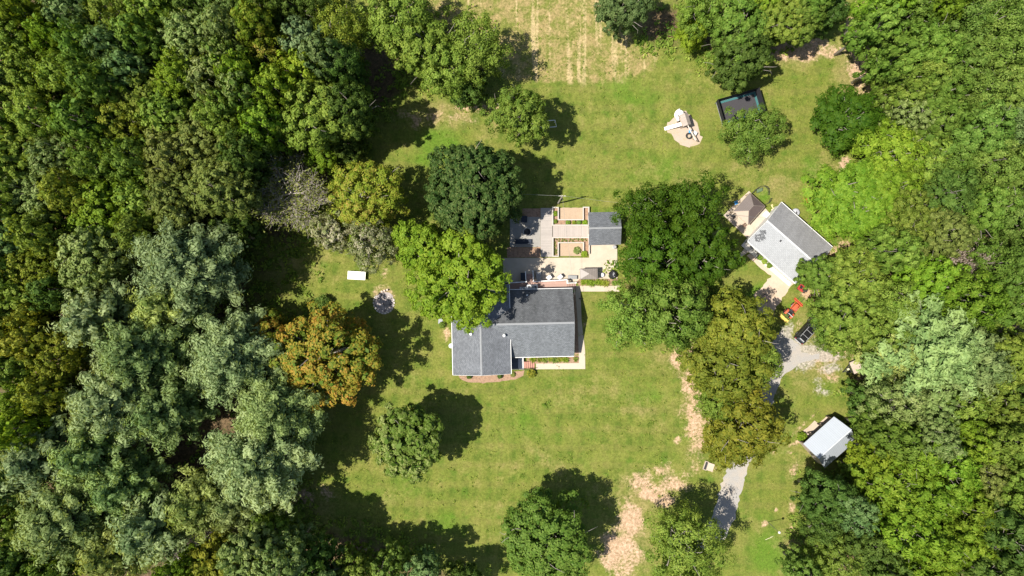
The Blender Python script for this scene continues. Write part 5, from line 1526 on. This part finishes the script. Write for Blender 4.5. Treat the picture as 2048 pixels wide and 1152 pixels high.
MB().lathe([(.15, 0), (.15, .18)], seg=12).build("bark", BARK, t); MB().lathe([(.15, .181), (.01, .185)], seg=12).build("cut_face", plain("sawn", (.62, .52, .33)), t)
t = obj_at("round_tank", "round grey tank with black hatch behind the cottage's north-east wall", "tank", 1592.5, 424.6, 0, 0, .7)
m = MB(); m.lathe([(.66, 0), (.68, .35), (.66, .62), (.5, .74), (.02, .80)], seg=24); m.build("tank_body", plain("tank_grey", (.40, .40, .43), rough=.5, var=.1), t, smooth=True)
m = MB(); m.slab([(-.2, -.25, .80), (.18, -.18, .80), (.05, .22, .80)], .04); m.build("hatch", DARKM, t)
t = obj_at("toy_slide", "orange plastic toddler slide on the grass near the yellow green trees", "toy slide", 1614.5, 401, 0, 130, .4)
OR = plain("orange_plastic", (.62, .16, .06), rough=.4, var=.08)
MB().bar((-.5, 0, .08), (.35, 0, .72), .42, .05).build("chute", OR, t)
for s in (-1, 1): MB().bar((-.5, s * .22, .14), (.35, s * .22, .8), .05, .12).build("side_rail", OR, t)
for s in (-1, 1): MB().bar((.65, s * .2, 0), (.36, s * .2, .9), .06).build("leg", OR, t)
for z in (.2, .4, .6): MB().bar((.62 - .3 * z, -.2, z), (.62 - .3 * z, .2, z), .05).build("rung", OR, t)
# wire pen
pen = obj_at("wire_pen", "low black netting pen curving on bright grass behind the gazebo", "pen", 1522, 390, 0)
pp = [(1503.8, 386.5), (1511, 379), (1517.8, 374.4), (1526.4, 372.2), (1531.5, 374), (1535, 378), (1536, 384), (1535.4, 390), (1540.5, 397.3), (1538.5, 402.5), (1535, 406.9), (1529, 409.2)]
PW = [Vector(U(*p) + (0,)) - pen.location for p in pp]
m = MB()
for i, (a, b) in enumerate(zip(PW[:-1], PW[1:])):
    if i == 7: continue
    m.bar(a + Vector((0, 0, .62)), b + Vector((0, 0, .62)), .05, .05); m.bar(a + Vector((0, 0, .05)), b + Vector((0, 0, .05)), .04, .04)
    n = int((b - a).length / .1) + 1
    for k in range(n): c = a.lerp(b, k / n); m.bar(c, c + Vector((0, 0, .62)), .014)
m.build("netting", DARKM, pen)
for p in PW: MB().bar(p, p + Vector((0, 0, .8)), .05).build("post", DARKM, pen)
t = obj_at("folded_screen", "dark folded net screen lying inside the wire pen", "screen", 1519, 381, 0, 18, .2)
fr_ = MB(); c4 = [(-.55, -.25, .08), (.5, -.2, .10), (.6, .28, .3), (-.4, .3, .25)]
for i in range(4): fr_.bar(c4[i], c4[(i + 1) % 4], .05)
fr_.build("frame", DARKM, t); m = MB(); m.slab([(x * .95, y * .95, z) for x, y, z in c4], .01); m.build("net", plain("green_net", (.10, .15, .08)), t)

# ---------------------------------------------------------------- play tower
TAN = striped("tower_roof_boards", (.36, .30, .255), 1, .18, gap=(.2, .16, .13), gapw=.1, var=.14)
PW_ = plain("play_white", (.80, .77, .73), rough=.45, var=.04)
PTIM = plain("play_timber", (.42, .33, .26), var=.2)
pt_ = obj_at("play_tower", "wooden play tower with boarded roof, white slide and swing beam on tan sand", "play set", 1370.5, 239.5, 0, -73 + 90, 2.3)
m = MB()
for x in (-.5, .5):
    for y in (-.75, .75): m.bar((x, y, 0), (x, y, 2.35), .1)
m.build("post", PTIM, pt_)
MB().box((0, 0, 1.35), (1.1, 1.6, .08)).build("platform", PTIM, pt_)
m = MB()
for y in (-.78, .78): m.box((0, y, 1.75), (1.1, .04, .6))
m.box((.53, 0, 1.75), (.04, 1.6, .6)); m.build("side_panel", PTIM, pt_)
for s in (-1, 1):
    pts = [(0, -1.0, 2.95), (0, 1.0, 2.95), (s * .68, 1.0, 2.4), (s * .68, -1.0, 2.4)]
    MB().slab(pts if s < 0 else pts[::-1], .05).build("roof", TAN, pt_)
# straight slide on the west side
sl = MB(); a = Vector((-.55, -.35, 1.38)); b = Vector((-2.75, -.15, .25)); b2 = Vector((-3.1, -.12, .2))
sl.bar(a, b, .5, .05); sl.bar(b, b2, .5, .05)
for s in (-1, 1): o_ = Vector((0, .25 * s, .06)); sl.bar(a + o_, b + o_, .06, .18); sl.bar(b + o_, b2 + o_, .06, .14)
sl.build("slide", PW_, pt_)
m = MB(); pts = []
for i in range(11):
    an = R(80 + i * 19); pts.append((-.15 + .62 * math.cos(an) - .0, 1.35 + .5 * math.sin(an), 1.5 - .12 * i))
m.tube(pts, [.34] * 11, 10); m.build("tube_slide", PW_, pt_, smooth=True)
MB().lathe([(.5, .0), (.48, .2), (.32, .42), (.02, .5)], (-.1, 1.4, 1.35), 16).build("tube_hood", PW_, pt_, smooth=True)
MB().box((-.72, .55, .7), (.4, .5, 1.4), ry=R(-12)).build("climbing_panel", plain("climb_panel", (.66, .62, .58)), pt_)
# swing beam
sb = Matrix.Rotation(-R(17), 4, 'Z')
def pl(px, py, z):
    x, y = U(px, py, z); v = Vector((x, y, z)) - pt_.location; return sb @ v
e0, e1 = pl(1375.5, 251, 2.3), pl(1391, 281, 2.3)
MB().bar(e0, e1, .13, .16).build("swing_beam", plain("pale_beam", (.6, .52, .45)), pt_)
f1, f2 = pl(1399, 283.5, 0), pl(1384, 277.5, 0)
MB().bar(e1, f1, .1).build("swing_leg", PTIM, pt_); MB().bar(e1, f2, .1).build("swing_leg", PTIM, pt_)
tz = .5; tc_ = pl(1377.7, 271.6, tz)
ty = MB().torus(tc_, .43, .10, 24, 8).build("tire_swing", RUBBER, pt_, smooth=True)
m = MB()
for k in range(3): m.bar(tc_ + Vector((.43 * math.cos(k * 2.09), .43 * math.sin(k * 2.09), 0)), e0.lerp(e1, .62), .025)
m.build("chain", GREYM, ty)
s1 = pl(1380, 262.5, .5); q = MB().box(s1, (.42, .5, .08), rz=R(-20)).build("swing_seat", plain("blue_plastic", (.06, .30, .62)), pt_)
m = MB(); m.bar(s1 + Vector((0, .22, 0)), e0.lerp(e1, .3), .02); m.bar(s1 - Vector((0, .22, 0)), e0.lerp(e1, .4), .02); m.build("chain", GREYM, q)
s2 = pl(1390, 266.3, .8); q = MB().box(s2, (.62, .62, .10), rz=R(-45), ry=R(15)).build("glider_seat", PW_, pt_)
m = MB(); m.bar(s2 + Vector((0, .2, 0)), e0.lerp(e1, .5), .02); m.bar(s2 - Vector((0, .2, 0)), e0.lerp(e1, .7), .02); m.build("chain", GREYM, q)

# ---------------------------------------------------------------- trampoline
tr = obj_at("trampoline", "rectangular trampoline with black net walls and teal pad, under the mid green oak", "trampoline", 1478, 216.5, 0, 16, .9)
tw, td = 3.35, 1.95
TEAL = plain("teal_pad", (.040, .135, .135), rough=.6, var=.08)
NETM = plain("black_net", (.022, .022, .026), rough=.8, var=.3, scale=10)
MB().box((0, 0, .86), (2 * tw - .7, 2 * td - .7, .03)).build("mat", plain("tramp_mat", (.045, .042, .046), rough=.7), tr)
m = MB()
for x, y, a, b in ((0, td - .2, 2 * tw, .34), (0, -td + .2, 2 * tw, .34), (tw - .2, 0, .34, 2 * td - .75), (-tw + .2, 0, .34, 2 * td - .75)): m.box((x, y, .9), (a, b, .06))
m.build("pad", TEAL, tr)
m = MB(); tp = [(-tw, -td), (tw, -td), (tw, td), (-tw, td)]
for i in range(4):
    a, b = tp[i], tp[(i + 1) % 4]
    m.slab([(a[0], a[1], .92), (b[0], b[1], .92), (b[0] * 1.045, b[1] * 1.06, 2.6), (a[0] * 1.045, a[1] * 1.06, 2.6)], .02)
m.build("safety_net", NETM, tr)
m = MB()
for i in range(4):
    a, b = tp[i], tp[(i + 1) % 4]; m.bar((a[0], a[1], .8), (b[0], b[1], .8), .06)
m.build("frame", GREYM, tr)
for x in (-tw, 0, tw):
    for y in (-td, td):
        MB().bar((x, y, 0), (x, y, .85), .06).build("leg", GREYM, tr); MB().bar((x * 1.015, y * 1.02, .85), (x * 1.05, y * 1.07, 2.65), .07).build("net_pole", DARKM, tr)
# goal frame
g = obj_at("goal_frame", "white pipe goal frame lying in tree shade on the north lawn", "goal", 1098, 248, 0)
def gp(px, py, z): x, y = U(px, py, z); return Vector((x - g.location.x, y - g.location.y, z))
p1, p2, p3, p4 = gp(1083, 242, 1.6), gp(1110, 240.4, 1.6), gp(1083.5, 255.4, .05), gp(1113, 253.4, .05)
MB().tube([p1, p2], .055, 8).build("crossbar", WHITE, g); MB().tube([p3, p4], .05, 8).build("ground_bar", WHITE, g)
for a, b in ((p1, p3), (p2, p4)): MB().tube([a, b], .05, 8).build("side_bar", WHITE, g)
for a in (p1, p2): MB().tube([a, Vector((a.x, a.y, 0))], .05, 8).build("post", WHITE, g)

# ---------------------------------------------------------------- vehicles
def tyre(parent, c, r, w, rim=None, name="wheel"):
    o = MB().lathe([(r * .62, -w / 2), (r * .93, -w / 2), (r, -w * .35), (r, w * .35), (r * .93, w / 2), (r * .62, w / 2)], seg=22)
    rot = Matrix.Rotation(R(90), 3, 'X')
    o.v = [tuple(rot @ Vector(p) + Vector(c)) for p in o.v]
    q = o.build(name, RUBBER, parent, smooth=True)
    o = MB().lathe([(.001, -w * .38), (r * .2, -w * .40), (r * .62, -w * .3), (r * .62, w * .3), (r * .2, w * .40), (.001, w * .38)], seg=18)
    o.v = [tuple(rot @ Vector(p) + Vector(c)) for p in o.v]
    o.build("rim", rim or GREYM, q)
    return q


# black car with roof rack, x points forward
car = thing("parked_car", "black car with silver roof bars, parked at the gravel drive's end half under an oak", "car", (49.0, -7.0, 0), R(47.6))
PAINT = plain("black_car_paint", (.010, .010, .011), rough=.35, spec=.3, var=.05)
SILV = plain("silver_trim", (.62, .62, .63), rough=.3, metal=.5, var=.05)
def ring(x, w, z0, z1, wt, k=.12):
    return [(x, -w, z0), (x, -w * 1.0, z0 + (z1 - z0) * .55), (x, -wt, z1 - k * .3), (x, -wt + k, z1), (x, wt - k, z1), (x, wt, z1 - k * .3), (x, w * 1.0, z0 + (z1 - z0) * .55), (x, w, z0)]
m = MB(); m.loft([ring(-2.42, .78, .5, .98, .74), ring(-2.32, .90, .34, 1.06, .86), ring(-1.2, .95, .3, 1.08, .90), ring(.8, .95, .3, 1.06, .90), ring(1.7, .92, .32, .98, .84), ring(2.3, .80, .38, .84, .72), ring(2.42, .66, .45, .72, .6)])
m.build("body", PAINT, car, bevel=.0)
m = MB(); m.loft([ring(-2.28, .82, 1.04, 1.32, .76), ring(-2.0, .84, 1.04, 1.70, .66), ring(-.6, .85, 1.04, 1.76, .66), ring(.45, .85, 1.04, 1.70, .66), ring(1.25, .82, .98, 1.08, .78)])
m.build("roof_cabin", PAINT, car)
m = MB(); m.slab([(.50, -.60, 1.70), (.50, .60, 1.70), (1.22, .72, 1.09), (1.22, -.72, 1.09)][::-1], .012); m.v = [(x + .03, y, z + .02) for x, y, z in m.v]; m.build("windscreen", GLASS, car)
m = MB(); m.slab([(-2.02, -.58, 1.69), (-2.02, .58, 1.69), (-2.28, .70, 1.30), (-2.28, -.70, 1.30)], .012); m.v = [(x - .03, y, z + .015) for x, y, z in m.v]; m.build("rear_window", GLASS, car)
for s in (-1, 1):
    for x0, x1 in ((-1.95, -1.1), (-1.02, -.15), (-.07, .75)):
        mm_ = MB(); mm_.add([(x0, s * .87, 1.15), (x1, s * .87, 1.15), (x1 - .03, s * .745, 1.60), (x0 + .03, s * .745, 1.60)], [(0, 1, 2, 3)]); mm_.build("side_window", GLASS, car)
    MB().bar((-1.8, s * .62, 1.80), (.3, s * .62, 1.77), .05, .06).build("roof_rail", SILV, car)
    MB().box((.72, s * .99, 1.12), (.2, .16, .14)).build("wing_mirror", PAINT, car, bevel=.03)
    MB().box((-2.36, s * .72, .92), (.1, .22, .24)).build("tail_light", plain("tail_red", (.35, .02, .02), rough=.2), car)
    MB().box((2.28, s * .60, .70), (.14, .3, .12)).build("headlight", plain("head_glass", (.7, .7, .72), rough=.1), car)
    for x in (-1.45, 1.5): tyre(car, (x, s * .86, .36), .36, .24)
for x in (-1.25, -.3): MB().bar((x, -.64, 1.84), (x, .64, 1.84), .05, .04).build("cross_bar", SILV, car)
MB().box((-2.08, 0, 1.70), (.16, .9, .05)).build("window_glare_strip", SILV, car, label="pale strip standing in for glare on the rear window")  # rear window glare built as a pale strip, not a car part
MB().box((-2.47, 0, .58), (.12, 1.4, .16)).build("bumper", SILV, car)

# red tractor with loader, x forward
tc = thing("compact_tractor", "orange-red tractor with front loader and yellow rear blade beside the dirt pad", "tractor", (46.3, -3.75, 0), R(47))
ORG = plain("tractor_orange", (.60, .115, .055), rough=.35, var=.08)
YEL = plain("blade_yellow", (.62, .45, .10), rough=.5, var=.12, dirt=(.35, .22, .08), dirt_scale=2)
m = MB(); m.loft([[(x, -w, z0), (x, -w, z1 - .12), (x, -w * .6, z1), (x, w * .6, z1), (x, w, z1 - .12), (x, w, z0)] for x, w, z0, z1 in ((.15, .34, .55, 1.28), (.9, .33, .55, 1.24), (1.35, .29, .55, 1.12))]); m.build("hood", ORG, tc)
MB().box((.2, 0, .6), (2.1, .4, .34)).build("chassis", DARKM, tc)
MB().box((-.35, 0, .72), (.7, .95, .08)).build("floor_plate", DARKM, tc)
m = MB(); m.box((-.55, 0, 1.0), (.45, .5, .12)); m.box((-.78, 0, 1.28), (.12, .5, .5), ry=R(-8)); m.build("seat", BLACK, tc, bevel=.03)
MB().torus((-.02, 0, 1.35), .19, .02, 18, 6, Matrix.Rotation(R(-40), 3, 'Y')).build("steering_wheel", BLACK, tc)
for s in (-1, 1):
    m = MB(); m.loft([[(-.65 + .56 * math.cos(a), s * y, .62 + .56 * math.sin(a)) for y in (.42, .74)] + [(-.65 + .52 * math.cos(a), s * y, .62 + .52 * math.sin(a)) for y in (.74, .42)] for a in np.linspace(R(15), R(150), 7)]); m.build("fender", ORG, tc)
    tyre(tc, (-.65, s * .62, .52), .52, .34, ORG); tyre(tc, (1.0, s * .50, .32), .32, .2, ORG)
    MB().bar((.05, s * .52, 1.02), (1.35, s * .52, .78), .09, .16).build("loader_arm", ORG, tc)
    MB().bar((1.32, s * .52, .78), (1.75, s * .52, .42), .09, .14).build("loader_arm", ORG, tc)
    MB().bar((.5, s * .52, .55), (1.3, s * .52, .70), .06).build("hydraulic_ram", GREYM, tc)
    MB().bar((-.85, s * .45, .8), (-.95, s * .45, 1.95), .06).build("roll_bar_post", PALEM, tc)
MB().bar((-.95, -.48, 1.97), (-.95, .48, 1.97), .09).build("roll_bar", PALEM, tc)
secs = []
for y in (-.88, .88): secs.append([(1.72, y, .68), (1.66, y, .40), (1.78, y, .14), (2.2, y, .06), (2.2, y, .10), (1.82, y, .20), (1.74, y, .42), (1.80, y, .68)])
m = MB(); m.loft(secs)
for y in (-.88, .88): m.slab([(1.72, y - .015, .66), (2.2, y - .015, .12), (1.75, y - .015, .14), (1.72, y + .015, .5)], .03)
m.build("bucket", ORG, tc)
for s in (-1, 1): MB().bar((2.1, s * .38, .1), (3.2, s * .38, .08), .07, .04).build("fork", DARKM, tc)
m = MB(); m.bar((-1.95, -.82, .42), (-1.95, .82, .42), .14, .5); m.box((-1.72, 0, .62), (.4, 1.64, .06)); m.build("rear_blade", YEL, tc)
for s in (-1, 1):
    MB().box((-1.70, s * .82, .42), (.55, .04, .5)).build("blade_end", YEL, tc); MB().bar((-1.0, s * .32, .55), (-1.65, s * .38, .5), .07).build("hitch_arm", DARKM, tc)
MB().bar((-.95, 0, .95), (-1.7, 0, .82), .06).build("top_link", DARKM, tc)

# riding mower
mw = obj_at("riding_mower", "red riding mower with dark top at the cottage's south corner", "mower", 1605.5, 577, 0, -32, .5)
RED = plain("mower_red", (.38, .05, .04), rough=.35)
m = MB(); m.loft([[(x, -w, .35), (x, -w, z - .06), (x, -w * .6, z), (x, w * .6, z), (x, w, z - .06), (x, w, .35)] for x, w, z in ((.1, .28, .85), (.55, .28, .82), (.82, .22, .7))]); m.build("hood", DARKM, mw)
MB().box((0, 0, .32), (1.55, .5, .14)).build("chassis", RED, mw); MB().box((.0, 0, .2), (.75, 1.05, .14)).build("mower_deck", RED, mw, bevel=.03)
m = MB(); m.box((-.35, 0, .62), (.42, .45, .1)); m.box((-.56, 0, .85), (.1, .45, .4), ry=R(-8)); m.build("seat", BLACK, mw, bevel=.03)
m = MB()
for s in (-1, 1): m.box((-.5, s * .42, .55), (.55, .22, .06))
m.build("fender", RED, mw)
MB().torus((-.02, 0, .92), .17, .02, 16, 6, Matrix.Rotation(R(-35), 3, 'Y')).build("steering_wheel", BLACK, mw); MB().bar((.12, 0, .75), (-.02, 0, .92), .03).build("steering_column", DARKM, mw)
for s in (-1, 1): tyre(mw, (-.5, s * .44, .26), .26, .2); tyre(mw, (.6, s * .42, .19), .19, .14)

# slatted bench with black frame on the dirt pad
bn = obj_at("garden_bench", "pinkish slatted bench with black arched frame on the dirt pad, half in shade", "bench", 1531, 596.5, 0, -38, .5)
PK = plain("pink_slats", (.50, .36, .33), rough=.7)
for k in range(4): MB().box((0, -.32 + .17 * k, .42), (1.15, .12, .04)).build("seat_slat", PK, bn)
for k in range(3): MB().box((0, .36, .58 + .16 * k), (1.15, .03, .11)).build("back_slat", PK, bn)
m = MB()
for s in (-1, 1):
    m.tube([(s * .6, -.36, 0), (s * .6, -.36, .62), (s * .6, .1, .66), (s * .6, .38, .95), (s * .6, .42, 0)], .035, 6)
m.tube([(-.6, .38, .95), (-.3, .4, 1.1), (.3, .4, 1.1), (.6, .38, .95)], .035, 6)
m.build("frame", DARKM, bn)

# utility trailer
tl = thing("utility_trailer", "flat trailer with weathered board bed and black drawbar, under the pale pine", "trailer", U(1722, 728.5, .6) + (0,), R(24))
MB().box((0, 0, .62), (3.4, 2.05, .08)).build("bed", striped("trailer_boards", (.46, .38, .30), 1, .2, gap=(.22, .17, .13), gapw=.08, var=.15), tl)
m = MB()
for y in (-1.04, 1.04): m.bar((-1.72, y, .58), (1.72, y, .58), .06, .14)
for x in (-1.73, 1.73): m.bar((x, -1.04, .58), (x, 1.04, .58), .06, .14)
m.build("frame", DARKM, tl)
m = MB()
for s in (-1, 1): m.bar((-1.72, s * .72, .5), (-3.1, 0, .5), .09)
m.box((-1.95, 0, .5), (.1, 1.2, .05)); m.build("drawbar", DARKM, tl)
MB().bar((-3.0, 0, .5), (-3.3, 0, .5), .12).build("coupler", DARKM, tl); MB().tube([(-2.7, 0, 0), (-2.7, 0, .8)], .04, 8).build("jack", GREYM, tl)
MB().box((-2.25, .1, .56), (.35, .3, .12)).build("plastic_can", plain("pale_can", (.6, .55, .42)), tl)
for s in (-1, 1):
    tyre(tl, (.1, s * 1.2, .32), .32, .2); MB().box((.1, s * 1.2, .68), (.85, .26, .04)).build("fender", DARKM, tl)

# ---------------------------------------------------------------- barn
bn_ = thing("barn", "open-fronted barn with white ribbed metal roof at the edge of the east wood", "barn", (51.6, -25.1, 0), R(41.5))
BL, BW = 6.7 / 2, 5.05 / 2
MET = striped("white_metal_roof", (.37, .40, .44), 0, .3, gap=(.27, .295, .325), gapw=.10, var=.04, rough=.5, metal=.1)
BWD = striped("barn_boards", (.27, .215, .17), 0, .2, gap=(.1, .08, .06), var=.25)
BWDY = striped("barn_boards_gable", (.38, .31, .25), 1, .2, gap=(.14, .11, .09), var=.25)
m = MB()
for x in (-BL + .2, BL - .2):
    m.loft([[(x + d, -BW + .15, 0), (x + d, -BW + .15, 2.7), (x + d, 0, 4.2), (x + d, BW - .15, 2.7), (x + d, BW - .15, 0)] for d in (-.05, .05)])
m.build("gable_wall", BWDY, bn_)
m = MB(); m.box((0, -BW + .15, 1.35), (2 * BL - .5, .08, 2.7)); m.build("back_wall", BWD, bn_)
m = MB(); m.box((0, BW - .15, 2.35), (2 * BL - .5, .08, .7))
for x in (-BL + .3, -1.1, 1.1, BL - .3): m.box((x, BW - .15, 1.0), (.18, .16, 2.0))
m.build("front_frame", plain("barn_dark", (.10, .075, .06)), bn_)
MB().slab([(-BL, 0, 4.42), (BL + .35, 0, 4.42), (BL, BW + .12, 2.78), (-BL, BW + .12, 2.78)], .05).build("roof", MET, bn_)
MB().slab([(-BL, 0, 4.42), (BL + .35, 0, 4.42), (BL, -BW - .12, 2.78), (-BL, -BW - .12, 2.78)][::-1], .05).build("roof", MET, bn_)
m = MB(); m.bar((-BL - .01, 0, 4.44), (BL + .34, 0, 4.44), .16, .04); m.build("ridge_cap", plain("ridge_metal", (.5, .53, .57), rough=.35), bn_)
MB().box((0, 0, .02), (2 * BL - .6, 2 * BW - .6, .06)).build("dirt_floor", DIRT, bn_)

# ---------------------------------------------------------------- lawn things
t = obj_at("picnic_table", "white folding table standing alone on the west lawn", "table", 713, 551, 0, -3, .76)
PLW = plain("table_white", (.85, .83, .74), rough=.4, var=.03)
MB().box((0, 0, .74), (2.95, 1.36, .05)).build("tabletop", PLW, t, bevel=.01)
for x in (-.85, .3):
    MB().tube([(x, -.72, 0), (x, -.60, .70)], .03, 8).build("leg", PALEM, t); MB().tube([(x, .60, 0), (x, .52, .70)], .03, 8).build("leg", PALEM, t)
    MB().tube([(x, -.62, .5), (x, .54, .5)], .022, 6).build("leg_brace", PALEM, t)
ap = obj_at("burn_pile", "grey ash heap ringed by pale stones on the west lawn", "fire ring", 768, 605, 0)
rng = np.random.default_rng(8); secs = []
for rr, z in ((1.75, .0), (1.5, .10), (1.1, .18), (.6, .24), (.15, .27)):
    secs.append([(rr * math.cos(6.283 * k / 28) * (1 + rng.normal() * .05), rr * 1.05 * math.sin(6.283 * k / 28) * (1 + rng.normal() * .05), z + rng.normal() * .025) for k in range(28)])
MB().loft(secs).build("ash_heap", ASH, ap)
m = MB(); mb2 = MB()
for k in range(90):
    a = rng.uniform(0, 6.28); r_ = 1.55 * math.sqrt(rng.uniform(0, 1)); p = (r_ * math.cos(a), r_ * math.sin(a), .27 - .12 * r_)
    (m if k % 3 else mb2).box(p, tuple(rng.uniform(.06, .24, 2)) + (rng.uniform(.04, .12),), rz=rng.uniform(0, 3), rx=rng.uniform(-.4, .4))
tag(m.build("charred_debris", plain("char", (.06, .055, .05)), ap), kind="stuff"); tag(mb2.build("ash_debris", plain("ash_pale", (.55, .51, .49)), ap), kind="stuff")
for k in range(15):
    a = R(150 + k * 16); m = MB(); c = (1.72 * math.cos(a), 1.8 * math.sin(a), .08)
    m.box(c, (rng.uniform(.25, .42), rng.uniform(.18, .28), .2), rz=a + 1.57 + rng.normal() * .2); m.build("edge_stone", STONE if k % 4 else plain("white_stone", (.72, .68, .6)), ap, bevel=.05)
for i, (px, py) in enumerate(((763.4, 583.2), (768.4, 581.6), (774, 579.8))):
    t = obj_at("stump_seat", "short upright log seat north of the ash heap, %s of three" % ("westernmost", "middle", "easternmost")[i], "log", px, py, 0, 0, .4, "log seats by the ash heap")
    MB().lathe([(.19, -.05), (.17, .2), (.17, .42)], seg=12).build("bark", plain("charred_bark", (.07, .05, .04)), t); MB().lathe([(.17, .421), (.01, .43)], seg=12).build("cut_face", plain("sawn_pale", (.52, .42, .35)), t)
t = obj_at("concrete_block", "low concrete trough with dark slot beside the gravel drive, under golden leaves", "trough", 1418.5, 933.5, 0, -18, .2)
m = MB(); m.box((.2, 0, .12), (1.1, 1.3, .3)); m.box((-.85, 0, .12), (.12, 1.5, .3)); m.box((-.55, .7, .12), (.55, .1, .3)); m.box((-.55, -.7, .12), (.55, .1, .3)); m.build("trough_wall", CONC2, t)
MB().box((-.57, 0, .02), (.44, 1.3, .06)).build("slot", DARKM, t)
lp = obj_at("lamp_post", "thin lamp post with white globe on the grass east of the gravel drive", "lamp post", 1536, 1044, 0)
MB().tube([(0, 0, -.2), (0, 0, 4.7)], [.05, .035], 8).build("post", plain("lamp_grey", (.12, .12, .11)), lp)
m = MB(); m.lathe([(.02, -.2), (.16, -.14), (.22, 0), (.16, .15), (.02, .21)], (0, 0, 4.85), 14); m.build("globe", plain("lamp_globe", (.75, .72, .68)), lp, smooth=True)
t = obj_at("fallen_stick", "pale stick lying on bright grass south-west of the lamp post", "stick", 1539, 1076, 0, 20, .05)
MB().tube([(-.75, -.05, .05), (-.2, .02, .09), (.3, .0, .07), (.75, .1, .05)], [.04, .045, .04, .02], 6).build("stem", plain("stick_pale", (.62, .58, .36)), t); MB().tube([(.1, 0, .07), (.4, .18, .1)], .02, 5).build("twig", plain("stick_pale", (.62, .58, .36)), t)
t = obj_at("paving_slab", "grey flagstone on the ground under the lime maple, west of the house", "flagstone", 882, 642, 0, 5, .05)
MB().prism([(-.5, -.4), (.4, -.45), (.5, .1), (.1, .5), (-.4, .35)], 0, .07).build("slab", plain("flag_grey", (.3, .31, .33)), t)
t = obj_at("hose_post", "small black hose reel beside the walkway east of the house", "hose reel", 1161, 597.5, 0, 0, .4)
m = MB(); m.torus((0, 0, .45), .22, .07, 18, 6, Matrix.Rotation(R(90), 3, 'X')); m.build("hose", BLACK, t); MB().bar((-.05, 0, 0), (-.05, 0, .9), .08).build("post", DARKM, t)
